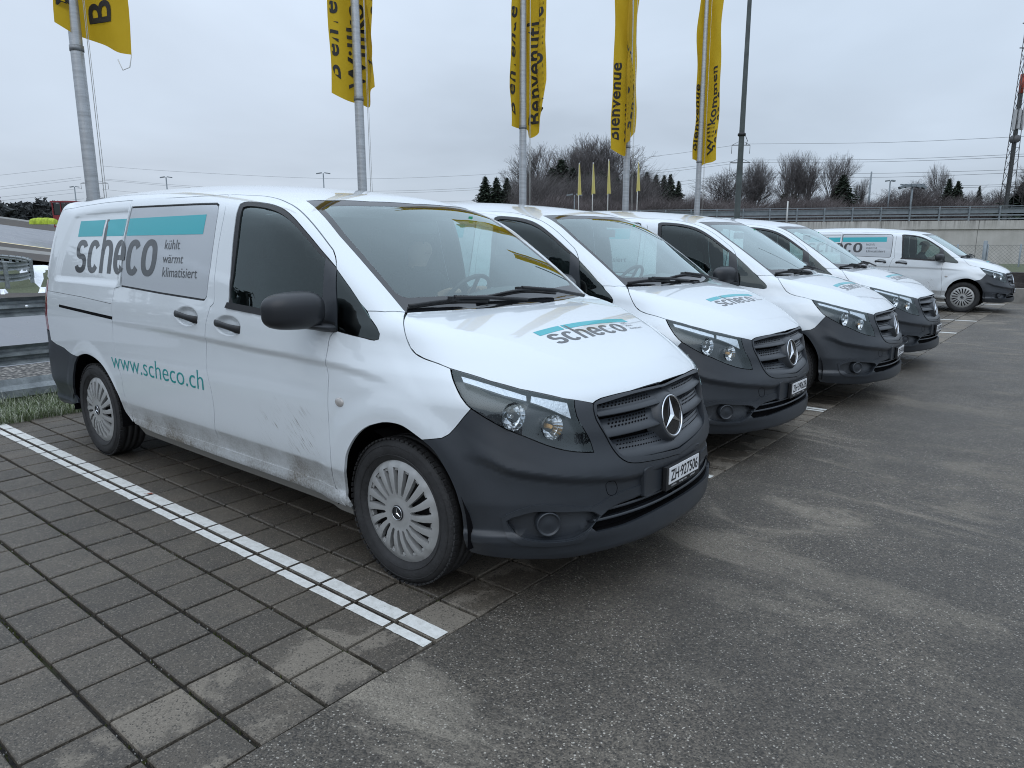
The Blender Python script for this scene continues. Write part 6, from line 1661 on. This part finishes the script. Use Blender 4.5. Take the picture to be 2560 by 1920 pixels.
thicket('undergrowth',(1290,2600),88,96,lambda u:490+8*math.sin(u*.021)+6*math.sin(u*.057)+4*math.sin(u*.19),3,M['twig2'],24000,3.0)
thicket('hedge_thicket',(1280,1640),98,112,lambda u:432+12*math.sin(u*.05)+8*math.sin(u*.17),6,M['twig'],9000,3.0)
thicket('hedge_thicket',(1700,2600),96,104,lambda u:486+9*math.sin(u*.03)+8*math.sin(u*.11)+5*math.sin(u*.31),7,M['twig'],7000,3.0)
# wooded skyline on the far left
def wood_mass(name,us,D,vtop,vbase,seed,n,mat,sz):
    r=random.Random(seed); V=[];F=[]
    for i in range(n):
        u=r.uniform(*us); t=r.random()**.7; v=vtop(u)+(vbase(u)-vtop(u))*t+r.gauss(0,1.2); q=at(u,v,D+r.uniform(-6,6)); k=len(V)
        V+=[tuple(q+np.array([r.gauss(0,sz),r.gauss(0,sz),r.gauss(0,sz)])) for _ in range(3)]; F.append((k,k+1,k+2))
    me=bpy.data.meshes.new(name); me.from_pydata(V,[],F); me.materials.append(mat); return tag(link(name,me),kind='stuff')
M['farwood']=simple('distant_wood',(.060,.066,.068),.95,noise=.5,nscale=.12)
wood_mass('far_wood',(-500,420),190,lambda u:510+5*math.sin(u*.11)+4*math.sin(u*.31+1)+5*math.sin(u*.043)-3*math.sin(u*.7),lambda u:548+.13*max(u,0),12,15000,M['farwood'],.5)
wood_mass('distant_wood',(300,1300),330,lambda u:527+3*math.sin(u*.05)+3*math.sin(u*.21),lambda u:566,13,9000,M['farwood'],.8)
# woods on the near side of the test ground, mirrored in the side glass and paint
def ring_wood(name,a0,a1,D,h0,seed,n):
    r=random.Random(seed); V=[];F=[]
    for i in range(n):
        a=r.uniform(a0,a1); hh=h0*(1+.25*math.sin(a*23)+.18*math.sin(a*61+1)+.12*math.sin(a*139)); z=hh*r.random()**.8; d=D+r.uniform(-5,5); q=np.array([CAM[0]+d*math.cos(a),CAM[1]+d*math.sin(a),z]); k=len(V); sz=.75
        V+=[tuple(q+np.array([r.gauss(0,sz),r.gauss(0,sz),r.gauss(0,sz)])) for _ in range(3)]; F.append((k,k+1,k+2))
    me=bpy.data.meshes.new(name); me.from_pydata(V,[],F); me.materials.append(M['farwood']); return tag(link(name,me),kind='stuff')
ring_wood('far_wood',R(-175),R(-35),75,8.5,31,9000)
ring_wood('far_wood',R(-35),R(55),130,9,32,7000)
# ------------------------------------------------------------------ far things
def mast(name,u,vt,vb,D,w,zb,label,cat,head=None,hw=1.0,mat=None,group=None):
    q=at(u,vt,D); H=q[2]-zb; o=empty(name,(float(q[0]),float(q[1]),zb),math.atan2(rh[1],rh[0])); tag(o,label,cat,group)
    b=MB(); b.tube([(0,0,0),(0,0,H)],[w*.6,w*.4],6); b.obj('pole',mat or M['railm'],o)
    if head=='ring':
        b=MB()
        for k in range(-2,3): b.box((k*hw*.22,0,H-.1-abs(k)*.08),(hw*.2,.5,.28),Matrix.Rotation(.25*k,3,'Y'))
        b.tube([(-hw*.5,0,H),(hw*.5,0,H)],.06,5); b.obj('floodlights',M['railm'],o)
    if head=='T':
        b=MB(); b.box((-hw*.3,0,H),(hw*.4,.3,.14),Matrix.Rotation(-.15,3,'Y')); b.box((hw*.3,0,H),(hw*.4,.3,.14),Matrix.Rotation(.15,3,'Y')); b.obj('lamp_heads',M['railm'],o)
    return o
G_='distant floodlight masts over the test track'
mast('floodlight_mast',186,467,530,150,.22,4,'small distant floodlight mast just above the red booth','light mast','T',1.6,group=G_)
mast('floodlight_mast',415,443,520,130,.22,2,'distant floodlight mast above the roof of the nearest van, left one','light mast','T',1.9,group=G_)
mast('floodlight_mast',808,433,520,120,.22,0,'distant floodlight mast left of the second flagpole','light mast','T',2.2,group=G_)
mast('floodlight_mast',2282,461,530,88,.22,3,'large floodlight mast with a wide ring of lamps over the wall','light mast','ring',2.6)
mast('lamp_mast',2226,452,530,90,.16,3,'double armed street lamp left of the large floodlight mast','street lamp','T',1.0)
mast('slim_mast',2179,429,530,92,.2,3,'slim plain mast between the lone fir and the double lamp','mast')
mast('street_lamp',1436,487,540,75,.12,2.4,'small double street lamp left of the small yellow flags','street lamp','T',1.6)
mast('street_lamp',2508,496,530,100,.12,3,'tiny street lamp left of the radio mast','street lamp','T',1.0)
mast('marker_post',1970,503,545,60,.12,3,'short white post behind the railing in front of the ivy trees','post',mat=M['cord'])
# radio mast on the right
q=at(2543,300,80); rx,ry=float(q[0]),float(q[1]); ro=empty('radio_mast',(rx,ry,3),math.atan2(rh[1],rh[0])); tag(ro,'tall lattice radio mast with antennas at the right edge','radio mast')
b=MB(); Ht=34
for sx,sy in ((-1,-1),(1,-1),(1,1),(-1,1)): b.tube([(sx*.40,sy*.40,0),(sx*.22,sy*.22,14),(sx*.14,sy*.14,Ht)],.035,4)
for k in range(34):
    z=k*1.0; w=(.40-.18*min(z,14)/14) if z<14 else .22-.08*(z-14)/20
    b.tube([(-w,-w,z),(w,-w,z+1)],.025,3); b.tube([(w,w,z),(-w,w,z+1)],.025,3); b.tube([(-w,w,z),(-w,-w,z+1)],.025,3); b.tube([(-w*1.0,-w,z),(w,-w,z)],.025,3)
b.obj('lattice',simple_once('mast_steel',(.11,.11,.115),.6,.3),ro)
b=MB(); b.box((0,0,6.2),(.26,.26,12.4)); b.obj('cable_duct',simple_once('mast_duct',(.06,.065,.066),.7),ro)
b=MB(); b.tube([(0,0,11.6),(0,0,13.2)],.19,8); b.obj('red_section',simple_once('mast_red',(.35,.06,.035),.6),ro)
zt=float(at(2549,300,80)[2])-3
for k,(dx,dz) in enumerate(((-.38,0),(.34,.0),(0,.1))):
    b=MB(); b.box((dx,-.2,zt+dz),(.22,.2,1.7)); b.obj('antenna_panel',simple_once('antenna_grey',(.42,.43,.44),.5),ro)
b=MB(); b.lathe([(.3,zt-1.9),(.42,zt-1.75),(.42,zt-1.5),(.3,zt-1.3)],'z',12); b.obj('platform',simple_once('mast_steel',(.11,.11,.115),.6,.3),ro)
b=MB()
for z in (zt+6,zt+8,zt+10): b.tube([(-.6,0,z),(.6,0,z)],.05,4)
b.obj('antenna_arms',simple_once('mast_steel',(.11,.11,.115),.6,.3),ro)
# pylons and overhead lines
def pylon(u,vt,D,zb,label,arms,hw):
    q=at(u,vt,D); H=float(q[2])-zb; o=empty('pylon',(float(q[0]),float(q[1]),zb),math.atan2(rh[1],rh[0])); tag(o,label,'pylon'); b=MB()
    for s in (-1,1):
        for t in (-1,1): b.tube([(s*hw,t*hw,0),(s*.25,t*.25,H)],.09,4)
    n=14
    for k in range(n):
        z=H*k/n; z2=H*(k+1)/n; w=hw+(.25-hw)*k/n; w2=hw+(.25-hw)*(k+1)/n; b.tube([(-w,-w,z),(w2,-w2,z2)],.05,3); b.tube([(w,-w,z),(-w2,-w2,z2)],.05,3)
    b.obj('lattice',simple_once('pylon_steel',(.20,.21,.22),.6,.3),o)
    for z,L in arms:
        b=MB(); b.tube([(-L,0,H*z),(L,0,H*z)],.09,4); b.tube([(-L,0,H*z),(0,0,H*z+1)],.05,3); b.tube([(L,0,H*z),(0,0,H*z+1)],.05,3)
        for s in (-1,1): b.tube([(s*L,0,H*z),(s*L,0,H*z-1.8)],.07,3)
        b.obj('cross_arm',simple_once('pylon_steel',(.20,.21,.22),.6,.3),o)
pylon(231,415,260,0,'distant power pylon partly hidden by the leftmost flagpole',((.80,4.2),(.62,3.0)),1.6)
pylon(1853,358,170,3,'lattice power pylon behind the dark lamp post',((.98,2.0),(.80,2.2),(.66,2.0)),1.0)
wires=[[(0,438,250),(208,415,260)],[(0,467,250),(203,443,260)],[(0,473,250),(203,449,260)],[(0,493,250),(203,471,260)],[(0,502,250),(210,480,260)],[(120,505,250),(210,497,260)],
[(255,415,260),(430,428,240),(859,447,215),(1180,438,195),(1297,430,190),(1617,393,178),(1700,383,174),(1857,360,170)],
[(255,447,260),(492,466,240),(800,478,220),(1180,470,195),(1622,429,178),(1700,420,174),(1857,400,170)],
[(255,450,260),(492,470,240),(800,483,220),(1180,475,195),(1622,434,178),(1700,426,174),(1857,406,170)],
[(255,473,260),(348,482,250),(700,500,225),(1180,502,195),(1700,454,174),(1857,434,170)],
[(1700,462,174),(1857,443,170)],
[(1860,360,170),(2220,356,150),(2538,342,135),(2620,337,130)],[(1857,400,170),(2220,398,150),(2538,386,135),(2620,382,130)],[(1857,406,170),(2220,404,150),(2538,392,135),(2620,388,130)],
[(1857,434,170),(2220,433,150),(2538,424,135),(2620,421,130)],[(1857,444,170),(2220,443,150),(2538,432,135),(2620,429,130)],[(2407,464,140),(2620,459,130)],[(2407,469,140),(2620,464,130)]]
pl_=empty('overhead_lines',(0,0,20)); tag(pl_,'thin overhead power lines strung across the sky between the pylons','power line'); pl_.location=(0,0,0)
for w in wires:
    b=MB(); L=smooth_line([at(*p) for p in w],6) if len(w)>2 else [at(*p) for p in w]; b.tube([tuple(p) for p in L],.028,4); b.obj('wire',simple_once('wire_grey',(.16,.17,.18),.7),pl_)
# small yellow flags far off
SF=[(1448,411,487,'first small yellow flag from the left in front of the grove'),(1483,410,484,'second small yellow flag in front of the grove'),(1522,402,484,'third small yellow flag in front of the grove'),(1596,406,477,'fourth small yellow flag, right of the fourth flagpole')]
for u,vt,vb,lab in SF:
    q=at(u,vt-4,64); zb=2.0; H=float(q[2])-zb; o=empty('small_flagpole',(float(q[0]),float(q[1]),zb),math.atan2(rh[1],rh[0])); tag(o,lab.replace('small yellow flag','small distant flagpole'),'flagpole','small distant flagpoles')
    b=MB(); b.tube([(0,0,0),(0,0,H)],[.05,.035],6); b.obj('pole',M['cord'],o)
    hb=float(at(u,vb,64)[2])-zb; ht=float(at(u,vt,64)[2])-zb; b=MB(); V=[];F=[]
    for i in range(9):
        z=hb+(ht-hb)*i/8; w=.22*(1-.80*i/8)+.03
        V+=[(-w*.35,.06,z+(-.12 if i==0 else 0)),(0,-.08,z),(w,.05,z)]
    for i in range(8):
        for j in range(2): F.append((i*3+j,i*3+j+1,(i+1)*3+j+1,(i+1)*3+j))
    b.add(V,F,True); f_=b.obj('small_flag',simple_once('faded_flag',(.55,.48,.16),.8)); f_.location=o.location; f_.rotation_euler=o.rotation_euler; tag(f_,lab,'flag','small distant yellow flags')
# red booth and yellow-green barrier by the far track
q=at(174,567,100); bo_=empty('red_booth',(float(q[0]),float(q[1]),float(q[2])),math.atan2(rh[1],rh[0])); tag(bo_,'red observation booth with dark windows behind the tail of the nearest van','booth')
bo_.scale=(.86,.86,.90)
M['redp']=simple('red_painted_steel',(.22,.02,.025),.5)
b=MB()
for sx in (-1.45,1.45):
    for sy in (-.9,.9): b.box((sx,sy,1.5),(.12,.12,3.2))
b.box((0,0,3.15),(3.3,2.1,.16)); b.box((0,-.9,.9),(2.9,.06,1.1)); b.box((0,-.9,.0),(2.9,.08,.12)); b.box((-.35,-.9,2.3),(.08,.08,1.6)); b.obj('frame',M['redp'],bo_)
b=MB(); b.box((.55,-.8,2.25),(1.7,.05,1.4)); b.obj('window',M['frit'],bo_); b=MB(); b.box((-.9,-.8,2.25),(.95,.04,1.4)); b.obj('window',M['qglass'],bo_)
q=at(110,561,96); o=empty('yellow_barrier',(float(q[0]),float(q[1]),float(q[2])),math.atan2(rh[1],rh[0])); tag(o,'bright yellow green inflatable barrier beside the red booth','barrier')
o.scale=(.80,.8,.85)
for k in range(4):
    b=MB(); n=12; V=[];F=[]
    for i in range(7):
        t=i/6; x=-1.72+k*.86+t*.85; rr=1-.05*abs(2*t-1)**6
        e=1.0 if 0<k<3 else (.80+.20*(t if k==0 else 1-t))
        for j in range(n): a=math.pi*j/(n-1); V.append((x,.55*rr*math.cos(a),.86*e*rr*math.copysign(abs(math.sin(a))**.6,1)))
    for i in range(6):
        for j in range(n-1): F.append((i*n+j,i*n+j+1,(i+1)*n+j+1,(i+1)*n+j))
    F.append(tuple(range(n))); F.append(tuple(6*n+j for j in range(n)))
    b.add(V,F,True); b.obj('inflatable_cell',simple_once('lime_yellow',(.36,.46,.03),.7,0,noise=.3,nscale=3),o)
# ------------------------------------------------------------------ people
def person(loc,rz,label,arms,cap,head_turn=0,lean=.05):
    """seated figure, origin on the seat; x forward"""
    V=[];E=[];RR=[]
    def v(p,r): V.append(p); RR.append(r); return len(V)-1
    def e(a,b): E.append((a,b))
    pel=v((0,0,.10),(.155,.12)); wa=v((.0+lean*.3,0,.26),(.145,.11)); ch=v((lean*.9,0,.43),(.175,.125)); nk0=v((lean*1.3,0,.555),(.085,.075)); nk=v((lean*1.5+.01,0,.61),(.055,.055)); hb=v((lean*1.5+.03,0,.68),(.078,.085)); hm=v((lean*1.5+.035,0,.755),(.085,.098)); ht=v((lean*1.5+.02,0,.825),(.060,.07))
    for a,b in ((pel,wa),(wa,ch),(ch,nk0),(nk0,nk),(nk,hb),(hb,hm),(hm,ht)): e(a,b)
    nose=v((lean*1.5+.128,0,.735),(.014,.014)); e(hm,nose)
    for s,(el,ha) in zip((1,-1),arms):
        sh=v((lean*1.1,s*.19,.515),(.068,.065)); e(ch,sh); ee=v((el[0],s*el[1],el[2]),(.046,.046)); e(sh,ee); h0=v((ha[0]-.05,s*ha[1],ha[2]-.02),(.030,.030)); e(ee,h0); h1=v((ha[0],s*ha[1],ha[2]),(.040,.022)); e(h0,h1)
        for k in range(4):
            f1=v((ha[0]+.055-.004*abs(k-1.5),s*(ha[1]-.030+.020*k),ha[2]+.012),(.010,.010)); e(h1,f1); f2=v((ha[0]+.075-.004*abs(k-1.5),s*(ha[1]-.030+.020*k),ha[2]-.014),(.009,.009)); e(f1,f2)
        th=v((ha[0]+.02,s*(ha[1]-.055),ha[2]+.004),(.011,.011)); e(h1,th)
        hp=v((.03,s*.10,.08),(.10,.095)); e(pel,hp); kn=v((.47,s*.13,.10),(.072,.075)); e(hp,kn); an=v((.52,s*.13,-.32),(.045,.05)); e(kn,an); ft=v((.66,s*.13,-.36),(.045,.03)); e(an,ft)
    me=bpy.data.meshes.new('person'); me.from_pydata(V,E,[]); o=bpy.data.objects.new('person',me); COL.objects.link(o)
    md=o.modifiers.new('s','SKIN'); me.skin_vertices[0].data[0].use_root=True
    for i,r in enumerate(RR): me.skin_vertices[0].data[i].radius=r
    ms=o.modifiers.new('u','SUBSURF'); ms.levels=2; ms.render_levels=2
    dg=bpy.context.evaluated_depsgraph_get(); m2=bpy.data.meshes.new_from_object(o.evaluated_get(dg)); bpy.data.objects.remove(o)
    m2.materials.clear(); m2.materials.append(M['skin']); m2.materials.append(M['jacket'])
    for p in m2.polygons:
        c=p.center; hand=any((Vector((ha[0]+.02,s*ha[1],ha[2]))-c).length<.10 for s,(el,ha) in zip((1,-1),arms)); p.material_index=0 if (c.z>.60 or hand) else 1; p.use_smooth=True
    root=link('person',m2); root.location=loc; root.rotation_euler=(0,0,rz); tag(root,label,'person')
    hx=lean*1.5
    b=MB(); 
    for s in (-1,1): b.lathe([(0,.004),(.009,.001),(.011,-.004)],'x',8,(hx+.112,s*.032,.757))
    b.obj('eyes',M['black'],root)
    b=MB(); b.box((hx+.113,0,.692),(.012,.045,.007)); b.obj('mouth',simple_once('lips',(.25,.10,.09),.6),root)
    for s in (-1,1): b=MB(); b.lathe([(0,.012),(.022,.008),(.026,-.006)],'y',10,(hx+.02,s*.088,.742)); b.obj('ear',M['skin'],root)
    n=18; V=[];F=[]
    for j in range(8):
        a=math.pi/2*j/7
        for i in range(n):
            t=2*math.pi*i/n; rr=.112*math.cos(a)+.0; V.append((hx+.018+rr*1.06*math.cos(t),rr*.92*math.sin(t),.765+.105*math.sin(a)+(-.05 if (math.cos(t)<.3 and j==0 and not cap) else 0)))
    for j in range(7):
        for i in range(n): F.append((j*n+i,j*n+(i+1)%n,(j+1)*n+(i+1)%n,(j+1)*n+i))
    b=MB(); b.add(V,F,True)
    if cap:
        n2=10; W=[(hx+.018+.115*math.cos(t)*1.0,.095*math.sin(t),.775) for t in np.linspace(-1.2,1.2,n2)]+[(hx+.10+.115*math.cos(t),.085*math.sin(t),.752) for t in np.linspace(-1.1,1.1,n2)]
        b.add(W,[(i,i+1,n2+i+1,n2+i) for i in range(n2-1)])
        b.obj('cap',M['jacket'],root)
    else: b.obj('hair',M['hair'],root)
    return root
def in_van(k,x,y,z):
    (vx,vy),a=VANS[k][0],VANS[k][1]; c,s=math.cos(a),math.sin(a); return (vx+c*x-s*y,vy+s*x+c*y,z),a
l,a=in_van(0,-1.27,.42,.76); person(l,a,'person in a dark jacket seated at the wheel of the nearest van',[((.20,.25,.30),(.43,.13,.46)),((.20,.25,.30),(.43,.13,.46))],False,lean=.0)
l,a=in_van(4,-1.22,.42,.72); person(l,a,'person in dark cap and jacket driving the farthest van, arm on the wheel',[((.26,.24,.36),(.50,.12,.56)),((.28,.26,.34),(.50,.14,.50))],True,lean=.10)
